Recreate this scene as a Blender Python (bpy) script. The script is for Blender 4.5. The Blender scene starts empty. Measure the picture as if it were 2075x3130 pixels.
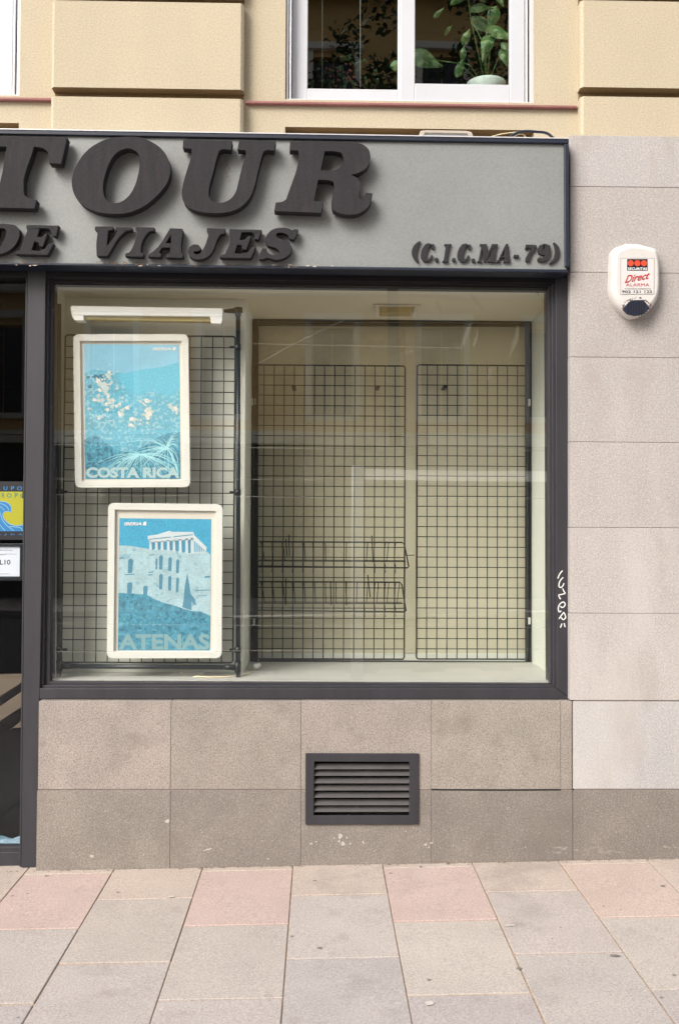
import bpy, bmesh, math, random
import numpy as np
from mathutils import Vector
from mathutils.geometry import tessellate_polygon
random.seed(7)
S = bpy.context.scene
C = S.collection
rad = math.radians

# ------------------------------------------------------------------ camera
FPX, CX, CY = 2950.0, 1037.5, 1565.0          # focal length and centre, in pixels of a 2075 x 3130 photograph
D, H = 4.2, 1.43
yaw, pit, rol = 0.02107, 0.0258, 0.00504
w_ = Vector((math.sin(yaw)*math.cos(pit), math.cos(yaw)*math.cos(pit), math.sin(pit)))
r0_ = Vector((math.cos(yaw), -math.sin(yaw), 0)); u0_ = r0_.cross(w_)
r_ = math.cos(rol)*r0_ + math.sin(rol)*u0_
u_ = -math.sin(rol)*r0_ + math.cos(rol)*u0_
from mathutils import Matrix
cam = bpy.data.cameras.new('camera'); camo = bpy.data.objects.new('camera', cam); C.objects.link(camo)
camo.matrix_world = Matrix(((r_.x, u_.x, -w_.x, 0), (r_.y, u_.y, -w_.y, -D), (r_.z, u_.z, -w_.z, H), (0, 0, 0, 1)))
cam.sensor_fit = 'VERTICAL'; cam.sensor_height = 36.0; cam.lens = 36.0*FPX/3130.0
cam.clip_start = 0.05; cam.clip_end = 500
S.camera = camo

# ------------------------------------------------------------------ sky, sun, exposure
SUN_EL, SUN_AZ = 39, -40                       # azimuth from -Y (street side) towards -X
wd = bpy.data.worlds.new("World"); S.world = wd; wd.use_nodes = True
nt = wd.node_tree; bg = nt.nodes['Background']
sky = nt.nodes.new('ShaderNodeTexSky'); sky.sky_type = 'NISHITA'; sky.sun_disc = False
sky.sun_elevation = rad(SUN_EL); sky.sun_rotation = rad(180 + SUN_AZ*-1)
sky.air_density = 1.0; sky.dust_density = 4.0; sky.ozone_density = 1.0
hs = nt.nodes.new('ShaderNodeHueSaturation'); hs.inputs['Saturation'].default_value = 0.30
nt.links.new(sky.outputs[0], hs.inputs['Color'])
tn = nt.nodes.new('ShaderNodeMix'); tn.data_type = 'RGBA'; tn.blend_type = 'MULTIPLY'; tn.inputs[0].default_value = 1
tn.inputs[7].default_value = (1.0, 0.98, 0.96, 1)
nt.links.new(hs.outputs[0], tn.inputs[6]); nt.links.new(tn.outputs[2], bg.inputs[0])
bg.inputs[1].default_value = 0.15
sun = bpy.data.lights.new('sun', 'SUN'); suno = bpy.data.objects.new('sun', sun); C.objects.link(suno)
sun.energy = 0.82; sun.angle = rad(28); sun.color = (1.0, 0.96, 0.91)
a = rad(SUN_AZ); e = rad(SUN_EL)
sd = Vector((math.sin(a)*math.cos(e), -math.cos(a)*math.cos(e), math.sin(e)))   # towards the sun
suno.rotation_euler = sd.to_track_quat('Z', 'Y').to_euler(); suno.location = (-6, -8, 12)
S.view_settings.view_transform = 'Standard'; S.view_settings.look = 'None'
S.view_settings.gamma = 1; S.view_settings.use_curve_mapping = False
S.view_settings.exposure = 1.08
S.cycles.use_denoising = True
S.cycles.max_bounces = 10; S.cycles.transparent_max_bounces = 16; S.cycles.diffuse_bounces = 9
S.cycles.caustics_reflective = False; S.cycles.caustics_refractive = False
S.cycles.sample_clamp_indirect = 12

# ------------------------------------------------------------------ pixel -> point on a real plane
def ray(px, py):
    return r_*((px-CX)/FPX) + u_*(-(py-CY)/FPX) + w_
def at(px, py, Y=0.0):
    d = ray(px, py); t = (Y + D)/d.y
    return (d.x*t, H + d.z*t)
GS, GO, GT = 0.0172, 0.027, 0.012                 # pavement: slope along the facade, offset, slope towards the road
def gz(x, y): return GO + GS*x + GT*y
def ground_at(px, py):
    d = ray(px, py)   # H + d.z t = GO + GS*d.x t + GT*(d.y t - D)
    t = (H - GO + GT*D)/(GS*d.x + GT*d.y - d.z)
    return Vector((d.x*t, d.y*t - D, H + d.z*t))

# ------------------------------------------------------------------ materials
def lin(c): return tuple(((v/255)/12.92 if v/255 <= .04045 else ((v/255+.055)/1.055)**2.4) for v in c)
def mat(name, col, rough=0.6, fine=0.0, fscale=120, coarse=0.0, cscale=3, bump=0.0, bscale=200, metal=0.0,
        spec=0.5, tint=True, speck=None, stain=None, stretch=None, coat=0.0):
    """col: linear base colour. fine/coarse: brightness variation; speck=(colour, scale, threshold); stain=(colour, scale, threshold, amount)"""
    m = bpy.data.materials.new(name); m.use_nodes = True
    n = m.node_tree.nodes; l = m.node_tree.links; p = n['Principled BSDF']
    p.inputs['Roughness'].default_value = rough; p.inputs['Metallic'].default_value = metal
    p.inputs['Specular IOR Level'].default_value = spec
    if coat: p.inputs['Coat Weight'].default_value = coat
    tc = n.new('ShaderNodeTexCoord'); src = tc.outputs['Object']
    if stretch:
        mp = n.new('ShaderNodeMapping'); mp.inputs['Scale'].default_value = stretch
        l.new(src, mp.inputs['Vector']); csrc = mp.outputs[0]
    else: csrc = src
    def noise(scale, detail=4, s=src, r=0.6):
        t = n.new('ShaderNodeTexNoise'); t.inputs['Scale'].default_value = scale
        t.inputs['Detail'].default_value = detail; t.inputs['Roughness'].default_value = r
        l.new(s, t.inputs['Vector']); return t.outputs['Fac']
    def mul(a_, b_):
        x = n.new('ShaderNodeMix'); x.data_type = 'RGBA'; x.blend_type = 'MULTIPLY'; x.inputs[0].default_value = 1
        l.new(a_, x.inputs[6]); l.new(b_, x.inputs[7]); return x.outputs[2]
    def mixc(a_, c, fac):
        x = n.new('ShaderNodeMix'); x.data_type = 'RGBA'
        l.new(a_, x.inputs[6]); x.inputs[7].default_value = (*c, 1); l.new(fac, x.inputs[0]); return x.outputs[2]
    def remap(v, a0, a1, b0, b1):
        x = n.new('ShaderNodeMapRange'); l.new(v, x.inputs[0])
        x.inputs[1].default_value = a0; x.inputs[2].default_value = a1
        x.inputs[3].default_value = b0; x.inputs[4].default_value = b1; return x.outputs[0]
    rgb = n.new('ShaderNodeRGB'); rgb.outputs[0].default_value = (*col, 1); cur = rgb.outputs[0]
    if tint:
        at_ = n.new('ShaderNodeAttribute'); at_.attribute_name = 'tint'; cur = mul(cur, at_.outputs['Color'])
    if fine: cur = mul(cur, remap(noise(fscale, 3), .3, .7, 1-fine, 1+fine))
    if coarse: cur = mul(cur, remap(noise(cscale, 5, csrc), .3, .7, 1-coarse, 1+coarse))
    if speck:
        for sc in ([speck] if not isinstance(speck, list) else speck):
            cur = mixc(cur, sc[0], remap(noise(sc[1], 2, r=.4), sc[2], sc[2]+.04, 0, sc[3] if len(sc) > 3 else 1))
    if stain:
        for st in ([stain] if not isinstance(stain, list) else stain):
            cur = mixc(cur, st[0], remap(noise(st[1], 6, csrc, .7), st[2], st[2]+.12, 0, st[3]))
    l.new(cur, p.inputs['Base Color'])
    if bump:
        b = n.new('ShaderNodeBump'); b.inputs['Strength'].default_value = bump; b.inputs['Distance'].default_value = 0.002
        l.new(noise(bscale, 5), b.inputs['Height']); l.new(b.outputs[0], p.inputs['Normal'])
    return m
def glass(name, tint=(1, 1, 1), f0=0.05, wavy=0.0):
    m = bpy.data.materials.new(name); m.use_nodes = True
    n = m.node_tree.nodes; l = m.node_tree.links; n.remove(n['Principled BSDF'])
    t = n.new('ShaderNodeBsdfTransparent'); t.inputs[0].default_value = (*tint, 1)
    g = n.new('ShaderNodeBsdfGlossy'); g.inputs['Roughness'].default_value = 0.0
    g.inputs[0].default_value = (1, 1, 1, 1)
    lw = n.new('ShaderNodeLayerWeight'); lw.inputs[0].default_value = 0.5
    pw = n.new('ShaderNodeMath'); pw.operation = 'POWER'; pw.inputs[1].default_value = 5
    l.new(lw.outputs['Facing'], pw.inputs[0])
    mr = n.new('ShaderNodeMapRange'); mr.inputs[3].default_value = f0; mr.inputs[4].default_value = 1
    l.new(pw.outputs[0], mr.inputs[0])
    geo = n.new('ShaderNodeNewGeometry')
    inv = n.new('ShaderNodeMath'); inv.operation = 'SUBTRACT'; inv.inputs[0].default_value = 1
    l.new(geo.outputs['Backfacing'], inv.inputs[1])
    mm = n.new('ShaderNodeMath'); mm.operation = 'MULTIPLY'; l.new(mr.outputs[0], mm.inputs[0]); l.new(inv.outputs[0], mm.inputs[1])
    mx = n.new('ShaderNodeMixShader'); l.new(mm.outputs[0], mx.inputs[0]); l.new(t.outputs[0], mx.inputs[1]); l.new(g.outputs[0], mx.inputs[2])
    if wavy:
        tc = n.new('ShaderNodeTexCoord'); no = n.new('ShaderNodeTexNoise'); no.inputs['Scale'].default_value = 1.6
        no.inputs['Detail'].default_value = 1
        l.new(tc.outputs['Object'], no.inputs['Vector'])
        b = n.new('ShaderNodeBump'); b.inputs['Strength'].default_value = wavy; b.inputs['Distance'].default_value = 0.01
        l.new(no.outputs['Fac'], b.inputs['Height']); l.new(b.outputs[0], g.inputs['Normal'])
    l.new(mx.outputs[0], n['Material Output'].inputs[0]); return m

M = {}
M['stucco'] = mat('cream_stucco', (.475, .41, .295), .9, stretch=(1, 1, .4), fine=.17, fscale=150, coarse=.06, cscale=2.2, bump=.5, bscale=110,
                  stain=[((.36, .27, .17), 9, .64, .3), ((.42, .34, .22), 2.2, .58, .3), ((.30, .24, .16), 26, .68, .35)])
M['granite'] = mat('granite', (.285, .250, .220), .75, fine=.30, fscale=150, coarse=.13, cscale=5, bump=.25, bscale=300,
                   speck=[((.13, .11, .10), 230, .57, .65), ((.42, .375, .33), 210, .62, .4)],
                   stain=[((.17, .14, .12), 4.5, .56, .45), ((.16, .135, .115), 1.6, .56, .35), ((.42, .38, .34), 7, .66, .35)])
M['pale_granite'] = mat('pale_granite', (.395, .372, .355), .75, stretch=(1, 1, .35), fine=.24, fscale=150, coarse=.08, cscale=3.2, bump=.25, bscale=300,
                   speck=[((.26, .22, .20), 230, .62, .55), ((.60, .56, .53), 210, .62, .5)],
                   stain=[((.33, .285, .25), 2.4, .56, .5), ((.30, .27, .25), 9, .64, .3), ((.56, .53, .50), 1.3, .55, .3)])
M['paver'] = mat('paver', (.41, .362, .33), .85, fine=.22, fscale=150, coarse=.07, cscale=3, bump=.3, bscale=240,
                   speck=[((.18, .16, .15), 220, .62, .5), ((.46, .43, .41), 200, .63, .5)],
                   stain=[((.25, .215, .185), 5, .60, .5), ((.20, .18, .17), 1.7, .56, .4), ((.42, .39, .36), 3.1, .60, .3)])
M['joint'] = mat('joint_sand', (.40, .29, .20), .95, fine=.35, fscale=90)
M['mortar'] = mat('mortar', (.20, .165, .145), .95, fine=.2, fscale=90)
M['frame'] = mat('grey_painted_steel', (.035, .034, .040), .5, spec=.35, fine=.16, fscale=260, coarse=.16, cscale=4, bump=.08,
                 stretch=(3, 3, .5), stain=((.065, .055, .056), 7, .62, .4))
M['frame_dark'] = mat('dark_painted_steel', (.010, .009, .011), .6, spec=.3, fine=.15, fscale=200, coarse=.2, cscale=5)
M['border'] = mat('navy_trim', (.010, .015, .030), .45, fine=.1, fscale=160, coarse=.2, cscale=6)
M['panel'] = mat('grey_sign_panel', (.226, .238, .232), .45, fine=.12, fscale=170, coarse=.09, cscale=1.6, bump=.05,
                 stain=[((.24, .20, .15), 5, .64, .35)], stretch=(1, 1, .8))
M['letter'] = mat('dark_letter', (.027, .0255, .0285), .8, spec=.25, fine=.2, fscale=180, coarse=.14, cscale=9, bump=.15, stretch=(4, 1, .6),
                  stain=((.045, .035, .034), 8, .56, .6))
M['rust'] = mat('rust', (.22, .12, .05), .9, fine=.3, fscale=200)
M['case_white'] = mat('case_white', (.72, .745, .675), .7, stain=((.58, .58, .52), 2.5, .58, .5), fine=.04, fscale=200, coarse=.04, cscale=2)
M['case_floor'] = mat('case_floor', (.52, .52, .48), .5, fine=.04, fscale=200, coarse=.05, cscale=3)
M['case_ceiling'] = mat('case_ceiling', (.70, .66, .54), .8, fine=.04, fscale=200, coarse=.05, cscale=2)
M['tan'] = mat('tan_board', (.575, .545, .405), .75, stain=((.40, .34, .22), 2.0, .55, .5), fine=.05, fscale=260, coarse=.05, cscale=1.5)
M['black'] = mat('black_metal', (.012, .014, .017), .4, fine=.1, fscale=200)
M['tube'] = mat('black_tube', (.016, .022, .026), .3, fine=.1, fscale=200)
M['wire'] = mat('black_wire', (.018, .018, .016), .45, tint=False)
M['snap'] = mat('cream_frame', (.78, .775, .73), .35, fine=.03, fscale=200, coarse=.03, cscale=6, stain=((.66, .56, .36), 12, .66, .4))
M['mount'] = mat('cream_mount', (.74, .70, .63), .6, fine=.03, fscale=200)
M['white_plastic'] = mat('white_plastic', (.92, .92, .90), .35, coarse=.03, cscale=8)
M['lamp_lens'] = mat('lamp_lens', (.42, .34, .16), .4, coarse=.15, cscale=12)
M['cable'] = mat('cream_cable', (.72, .64, .42), .5)
M['upvc'] = mat('white_window_frame', (.55, .56, .59), .35, coarse=.03, cscale=5)
M['alu'] = mat('aluminium', (.62, .62, .64), .4, metal=.2)
M['sill'] = mat('terracotta_sill', (.28, .12, .11), .75, fine=.12, fscale=150, coarse=.15, cscale=6)
M['alarm'] = mat('alarm_plastic', (.60, .575, .55), .4, coarse=.03, cscale=10, stain=((.50, .36, .20), 9, .57, .45))
M['alarm_dark'] = mat('siren_grille', (.012, .016, .035), .5, fine=.3, fscale=300)
M['soot'] = mat('soot', (.12, .08, .06), .8, fine=.3, fscale=300)
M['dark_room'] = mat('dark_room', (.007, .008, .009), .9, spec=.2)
M['beam'] = mat('brown_timber', (.15, .105, .068), .6, fine=.1, fscale=120, coarse=.15, cscale=5)
M['chalk'] = mat('white_marker', (.75, .74, .72), .6)
M['scuff'] = mat('pale_scuff', (.44, .41, .36), .9, fine=.3, fscale=300)
M['glass'] = glass('window_glass', (.99, .995, .985), .125, .04)
M['glass_up'] = glass('upper_glass', (.85, .9, .88), .12, .05)
M['glass_door'] = glass('door_glass', (.92, .94, .95), .036, .04)
def flat(name, rgb, **k): M[name] = mat(name, lin(rgb), k.pop('rough', .5), **k); return M[name]

# ------------------------------------------------------------------ mesh building
class MB:
    def __init__(s): s.v = []; s.f = []; s.t = []; s.sm = []
    def add(s, vs, fs, tint=(1, 1, 1), smooth=False):
        o = len(s.v); s.v += [tuple(v) for v in vs]; s.f += [tuple(i+o for i in f) for f in fs]
        s.t += [tint]*len(fs); s.sm += [smooth]*len(fs)
    def box(s, x0, x1, y0, y1, z0, z1, tint=(1, 1, 1)):
        if x0 > x1: x0, x1 = x1, x0
        if y0 > y1: y0, y1 = y1, y0
        if z0 > z1: z0, z1 = z1, z0
        s.add([(x0,y0,z0),(x1,y0,z0),(x1,y1,z0),(x0,y1,z0),(x0,y0,z1),(x1,y0,z1),(x1,y1,z1),(x0,y1,z1)],
              [(0,3,2,1),(4,5,6,7),(0,1,5,4),(1,2,6,5),(2,3,7,6),(3,0,4,7)], tint)
    def prism(s, loops, Yf, Yb, tint=(1, 1, 1)):
        """loops of (x, z); solid between the planes Yf and Yb"""
        loops = [list(l) for l in loops]
        flat_ = [p for l in loops for p in l]; n = len(flat_)
        tri = tessellate_polygon([[Vector((p[0], p[1], 0)) for p in l] for l in loops])
        fs = []
        for t in tri:
            a_, b_, c_ = (flat_[i] for i in t)
            cr = (b_[0]-a_[0])*(c_[1]-a_[1]) - (b_[1]-a_[1])*(c_[0]-a_[0])
            if abs(cr) < 1e-12: continue
            t = tuple(t) if cr > 0 else tuple(reversed(t))     # counter-clockwise in x,z faces -Y
            fs.append(t); fs.append(tuple(i+n for i in reversed(t)))
        o = 0
        for k, l in enumerate(loops):
            ar = sum(l[i][0]*l[(i+1) % len(l)][1] - l[(i+1) % len(l)][0]*l[i][1] for i in range(len(l)))
            ccw = (ar > 0) == (k == 0)
            for i in range(len(l)):
                j = (i+1) % len(l)
                q = (o+i, n+o+i, n+o+j, o+j)
                fs.append(q if ccw else tuple(reversed(q)))
            o += len(l)
        s.add([(p[0], Yf, p[1]) for p in flat_] + [(p[0], Yb, p[1]) for p in flat_], fs, tint)
    def pp(s, loops, Yf, Yb, tint=(1, 1, 1), Ym=None):
        """prism from photo-measured outlines lying in the plane Yf (or Ym)"""
        if not isinstance(loops[0][0], (tuple, list)): loops = [loops]
        s.prism([[at(x, y, Yf if Ym is None else Ym) for x, y in l] for l in loops], Yf, Yb, tint)
    def sheet(s, loops, Y, tint=(1, 1, 1)):
        if not isinstance(loops[0][0], (tuple, list)): loops = [loops]
        loops = [[at(x, y, Y) for x, y in l] for l in loops]
        fl = [p for l in loops for p in l]; fs = []
        for t in tessellate_polygon([[Vector((p[0], p[1], 0)) for p in l] for l in loops]):
            a_, b_, c_ = (fl[i] for i in t)
            cr = (b_[0]-a_[0])*(c_[1]-a_[1]) - (b_[1]-a_[1])*(c_[0]-a_[0])
            if abs(cr) > 1e-12: fs.append(tuple(t) if cr > 0 else tuple(reversed(t)))
        s.add([(p[0], Y, p[1]) for p in fl], fs, tint)
    def ribbon(s, pts, w, Y, tint=(1, 1, 1)):
        pts = smooth_path(pts, 4)
        L, R = [], []
        for i, p in enumerate(pts):
            a_ = pts[max(0, i-1)]; b_ = pts[min(len(pts)-1, i+1)]
            dx, dy = b_[0]-a_[0], b_[1]-a_[1]; m_ = math.hypot(dx, dy) or 1
            ww = (w(i/(len(pts)-1)) if callable(w) else w)/2
            L.append((p[0]-dy/m_*ww, p[1]+dx/m_*ww)); R.append((p[0]+dy/m_*ww, p[1]-dx/m_*ww))
        vs = [(*at(x, y, Y),) for x, y in L+R]; n = len(pts)
        s.add([(v[0], Y, v[1]) for v in vs], [(i, i+1, n+i+1, n+i) for i in range(n-1)], tint)
    def tube(s, pts, r, n=8, closed=False, tint=(1, 1, 1), cap=True):
        pts = [Vector(p) for p in pts]; rings = []
        N = len(pts)
        for i, p in enumerate(pts):
            a_ = pts[i-1] if (i > 0 or closed) else p
            b_ = pts[(i+1) % N] if (i < N-1 or closed) else p
            t = (b_-a_).normalized()
            ref = Vector((0, 0, 1)) if abs(t.z) < .9 else Vector((0, 1, 0))
            x = t.cross(ref).normalized(); y = t.cross(x).normalized()
            rr = r[i] if isinstance(r, (list, tuple)) else r
            rings.append([p + x*(rr*math.cos(2*math.pi*k/n)) + y*(rr*math.sin(2*math.pi*k/n)) for k in range(n)])
        vs = [v for rg in rings for v in rg]; fs = []
        for i in range(N if closed else N-1):
            j = (i+1) % N
            for k in range(n):
                k2 = (k+1) % n; fs.append((i*n+k, i*n+k2, j*n+k2, j*n+k))
        if cap and not closed:
            fs.append(tuple(range(n))); fs.append(tuple((N-1)*n+k for k in reversed(range(n))))
        s.add(vs, fs, tint, n > 4)
    def build(s, name, m, parent=None, bevel=0.0, seg=2, fix=True):
        me = bpy.data.meshes.new(name); me.from_pydata(s.v, [], s.f)
        at_ = me.attributes.new('tint', 'FLOAT_COLOR', 'CORNER')
        cols = np.ones((len(me.loops), 4), dtype=np.float32)
        k = 0
        for f, t in zip(s.f, s.t):
            cols[k:k+len(f), :3] = t; k += len(f)
        at_.data.foreach_set('color', cols.ravel())
        me.polygons.foreach_set('use_smooth', s.sm)
        me.update()
        if fix:
            bm = bmesh.new(); bm.from_mesh(me); bmesh.ops.recalc_face_normals(bm, faces=bm.faces); bm.to_mesh(me); bm.free()
        ob = bpy.data.objects.new(name, me); C.objects.link(ob); me.materials.append(m)
        if parent: ob.parent = parent
        if bevel:
            b = ob.modifiers.new('bevel', 'BEVEL'); b.width = bevel; b.segments = seg; b.limit_method = 'ANGLE'; b.angle_limit = rad(40)
            b.harden_normals = False
        return ob
def smooth_path(pts, k=4, closed=False, corner=180):
    n = len(pts); out = []
    def P(i): return pts[i % n] if closed else pts[min(max(i, 0), n-1)]
    def turn(i):
        if not closed and (i <= 0 or i >= n-1): return 0
        a_, b_, c_ = P(i-1), P(i), P(i+1)
        a1 = math.atan2(b_[1]-a_[1], b_[0]-a_[0]); a2 = math.atan2(c_[1]-b_[1], c_[0]-b_[0])
        return abs(math.degrees((a2-a1+math.pi) % (2*math.pi) - math.pi))
    for i in range(n if closed else n-1):
        p0, p1, p2, p3 = P(i-1), P(i), P(i+1), P(i+2)
        c1, c2 = turn(i) > corner, turn(i+1) > corner
        if c1 and c2: out.append(p1); continue
        if c1: p0 = (2*p1[0]-p2[0], 2*p1[1]-p2[1])
        if c2: p3 = (2*p2[0]-p1[0], 2*p2[1]-p1[1])
        # chord lengths keep long straight runs from overshooting into short curves
        L = math.dist(p1, p2); l0 = max(math.dist(p0, p1), 1e-6); l3 = max(math.dist(p2, p3), 1e-6)
        m1 = [((p2[q]-p1[q])/L*l0 + (p1[q]-p0[q])/l0*L)/(l0+L)*L for q in (0, 1)]
        m2 = [((p3[q]-p2[q])/l3*L + (p2[q]-p1[q])/L*l3)/(l3+L)*L for q in (0, 1)]
        for j in range(k):
            t = j/k; h1 = 2*t**3-3*t**2+1; h2 = t**3-2*t**2+t; h3 = -2*t**3+3*t**2; h4 = t**3-t**2
            out.append(tuple(h1*p1[q]+h2*m1[q]+h3*p2[q]+h4*m2[q] for q in (0, 1)))
    if not closed: out.append(tuple(pts[-1]))
    return out
def empty(name, loc, label=None, cat=None, group=None, kind=None):
    o = bpy.data.objects.new(name, None); C.objects.link(o); o.location = loc; o.empty_display_size = .1
    tag(o, label, cat, group, kind); return o
def tag(o, label=None, cat=None, group=None, kind=None):
    if label: o['label'] = label
    if cat: o['category'] = cat
    if group: o['group'] = group
    if kind: o['kind'] = kind
    return o
def settle():
    """keep world-space meshes where they are when their empty stands at the thing's base"""
    def wpos(o):
        p = Vector((0, 0, 0))
        while o is not None:
            if o.type == 'EMPTY': p += o.location
            o = o.parent
        return p
    for o in bpy.data.objects:
        if o.parent is not None and o.type == 'MESH':
            o.matrix_parent_inverse = Matrix.Translation(-wpos(o.parent)) if o.parent.type == 'EMPTY' else Matrix.Identity(4)
def text(name, s, box, Y, m, parent=None, shear=0.0, bold=0.0, thick=0.0006, space=1.0, rot=0.0):
    """box = x0,y0,x1,y1 in photo pixels on the plane Y; lettering built as thin solid shapes"""
    cu = bpy.data.curves.new(name, 'FONT'); cu.body = s; cu.shear = shear; cu.offset = bold; cu.space_character = space
    cu.resolution_u = 3; cu.size = 1
    ob = bpy.data.objects.new(name, cu); C.objects.link(ob); bpy.context.view_layer.update()
    me0 = ob.evaluated_get(bpy.context.evaluated_depsgraph_get()).to_mesh()
    vs = [tuple(v.co) for v in me0.vertices]; fs = [tuple(p.vertices) for p in me0.polygons]
    ob.evaluated_get(bpy.context.evaluated_depsgraph_get()).to_mesh_clear()
    bpy.data.objects.remove(ob); bpy.data.curves.remove(cu)
    xs = [v[0] for v in vs]; ys = [v[1] for v in vs]; x0, x1, y0, y1 = min(xs), max(xs), min(ys), max(ys)
    out = []
    for v in vs:
        u = (v[0]-x0)/(x1-x0); q = (y1-v[1])/(y1-y0)
        px = box[0]+u*(box[2]-box[0]); py = box[1]+q*(box[3]-box[1])
        py += rot*(px-box[0])
        X, Z = at(px, py, Y); out.append((X, Y, Z))
    b = MB(); b.add(out, fs); o = b.build(name, m, parent, fix=False)
    if thick:
        sm = o.modifiers.new('thick', 'SOLIDIFY'); sm.thickness = thick; sm.offset = 0
    return o
def part(name, m, parent, fn, **k):
    b = MB(); fn(b); return b.build(name, m, parent, **k)

# ================================================================== THE SETTING
XL, XR = -3.6, 3.3
# ---- pavement: one mesh of slabs laid on sand
colx = [ground_at(px, py).x for px, py in ((80, 2664), (348, 2660), (620, 2653), (896.6, 2642), (1167.6, 2633), (1439.5, 2630), (1700, 2623), (1968, 2620))]
pitch = (colx[-1]-colx[0])/7
cols = [colx[0]-pitch*k for k in range(12, 0, -1)] + colx + [colx[-1]+pitch*k for k in range(1, 12)]
ROW = 0.553
b = MB()
pinks = {(12, 0), (14, 0), (16, 0), (18, 0)}
rr = random.Random(3)
for i in range(len(cols)-1):
    off = -0.085 if i % 2 == 0 else -0.372
    edges = [0.06, off] + [off-ROW*k for k in range(1, 12)]
    for j in range(len(edges)-1):
        y1, y0 = edges[j], edges[j+1]
        g = 0.0019; x0, x1 = cols[i]+g, cols[i+1]-g
        if i >= 17 and j >= 1: x0 += .002
        v = rr.uniform(.93, 1.05); tint = (v*rr.uniform(.99, 1.01), v, v*rr.uniform(.98, 1.02))
        if j == 0: tint = (1.05, .99, .93)
        elif j == 1 and i in (12, 14, 16): tint = (1.10, .95, .94)
        elif j == 1 and i == 18: tint = (1.08, .97, .92)
        if j >= 3 or (j == 2 and i % 2): tint = tuple(c*q for c, q in zip(tint, (.92, .94, .985)))
        dz = rr.uniform(-.0012, .0012)
        gy = rr.uniform(.0042, .0062); sk = rr.uniform(-.002, .002)
        top = [(x0, y0+gy+sk), (x1, y0+gy-sk), (x1, y1-gy), (x0, y1-gy)]
        vs = [(x, y, gz(x, y)+dz) for x, y in top] + [(x, y, gz(x, y)-.05) for x, y in top]
        b.add(vs, [(0,1,2,3),(0,4,5,1),(1,5,6,2),(2,6,7,3),(3,7,4,0)], tint)
pv = b.build('pavement', M['paver'], bevel=.0022, seg=1); tag(pv, kind='structure')
b = MB()
b.add([(x, y, gz(x, y)-.0055) for x, y in ((-8, -5.9), (8, -5.9), (8, .12), (-8, .12))], [(0,1,2,3)])
tag(b.build('sand_bed', M['joint']), kind='structure')
# chewing gum, drips and small chips on the slabs
rg = random.Random(21)
def gblob(b, x, y, r, h):
    pts = []; n = 9
    for k in range(n):
        a_ = 2*math.pi*k/n; q = r*rg.uniform(.7, 1.15); px_, py_ = x+q*math.cos(a_), y+q*.8*math.sin(a_)
        pts.append((px_, py_, gz(px_, py_)+.0016+h))
    b.add(pts, [tuple(range(n))])
gum = mat('old_gum', (.19, .17, .155), .8, fine=.2, fscale=200); chip = mat('pale_chip', (.50, .46, .42), .9, fine=.2, fscale=200)
b = MB()
for k in range(34): gblob(b, rg.uniform(-1.8, 1.8), -rg.uniform(.05, 1.5)**1.0, rg.uniform(.004, .011), k*.00001)
for p, r in (((1875, 2922), .016), ((1888, 2924), .010), ((1310, 2996), .007), ((893, 2863), .007)):
    g_ = ground_at(*p); gblob(b, g_.x, g_.y, r, .0004)
tag(b.build('gum_spots', gum, pv, fix=False))
b = MB()
for k in range(26): gblob(b, rg.uniform(-1.8, 1.8), -rg.uniform(.05, 1.5), rg.uniform(.002, .006), .0005+k*.00001)
for p, r in (((1552, 2830), .013), ((1565, 2830), .009), ((525, 2742), .013), ((1312, 3068), .016)):
    g_ = ground_at(*p); gblob(b, g_.x, g_.y, r, .0009)
tag(b.build('pale_marks', chip, pv, fix=False))
b = MB()
for k in range(170):
    x = rg.uniform(-1.75, 1.75); gblob(b, x, -.043-abs(rg.gauss(0, .007)), rg.uniform(.0015, .006), k*.00001)
tag(b.build('wall_foot_dirt', mat('foot_dirt', (.20, .14, .09), .95, fine=.3, fscale=200), pv, fix=False))
# kerb, road, far pavement (seen only mirrored in the glass)
asph = mat('asphalt', (.055, .055, .057), .9, fine=.2, fscale=80, coarse=.15, cscale=1)
b = MB(); b.add([(-60, -150, -.32), (60, -150, -.32), (60, 14, -.32), (-60, 14, -.32)], [(0,1,2,3)])
tag(b.build('ground', asph), kind='structure')
b = MB(); b.add([(x, y, -.17) for x, y in ((-40, -14.5), (40, -14.5), (40, -6.08), (-40, -6.08))], [(0,1,2,3)])
tag(b.build('road', asph), kind='structure')
b = MB()
for k in range(-14, 14): b.box(k*1.0+.003, k*1.0+.997, -6.08, -5.92, -.25, gz(k, -5.95)-.004)
tag(b.build('kerb', M['pale_granite'], bevel=.01), kind='structure')
b = MB(); b.box(-40, 40, -20, -14.5, -.3, -.03)
tag(b.build('far_pavement', M['pale_granite']), kind='structure')

# ================================================================== THE BUILDING
bld = empty('corner_building', (0, .1, 0), 'cream stucco building with stone cladding around the shopfront', 'building')
ZT = at(1000, -900, 0)[1]
def X(px, py=200, Y=0): return at(px, py, Y)[0]
def Z(py, px=1000, Y=0): return at(px, py, Y)[1]
WY = 0.06                                      # recess of the window bays behind the piers
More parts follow.
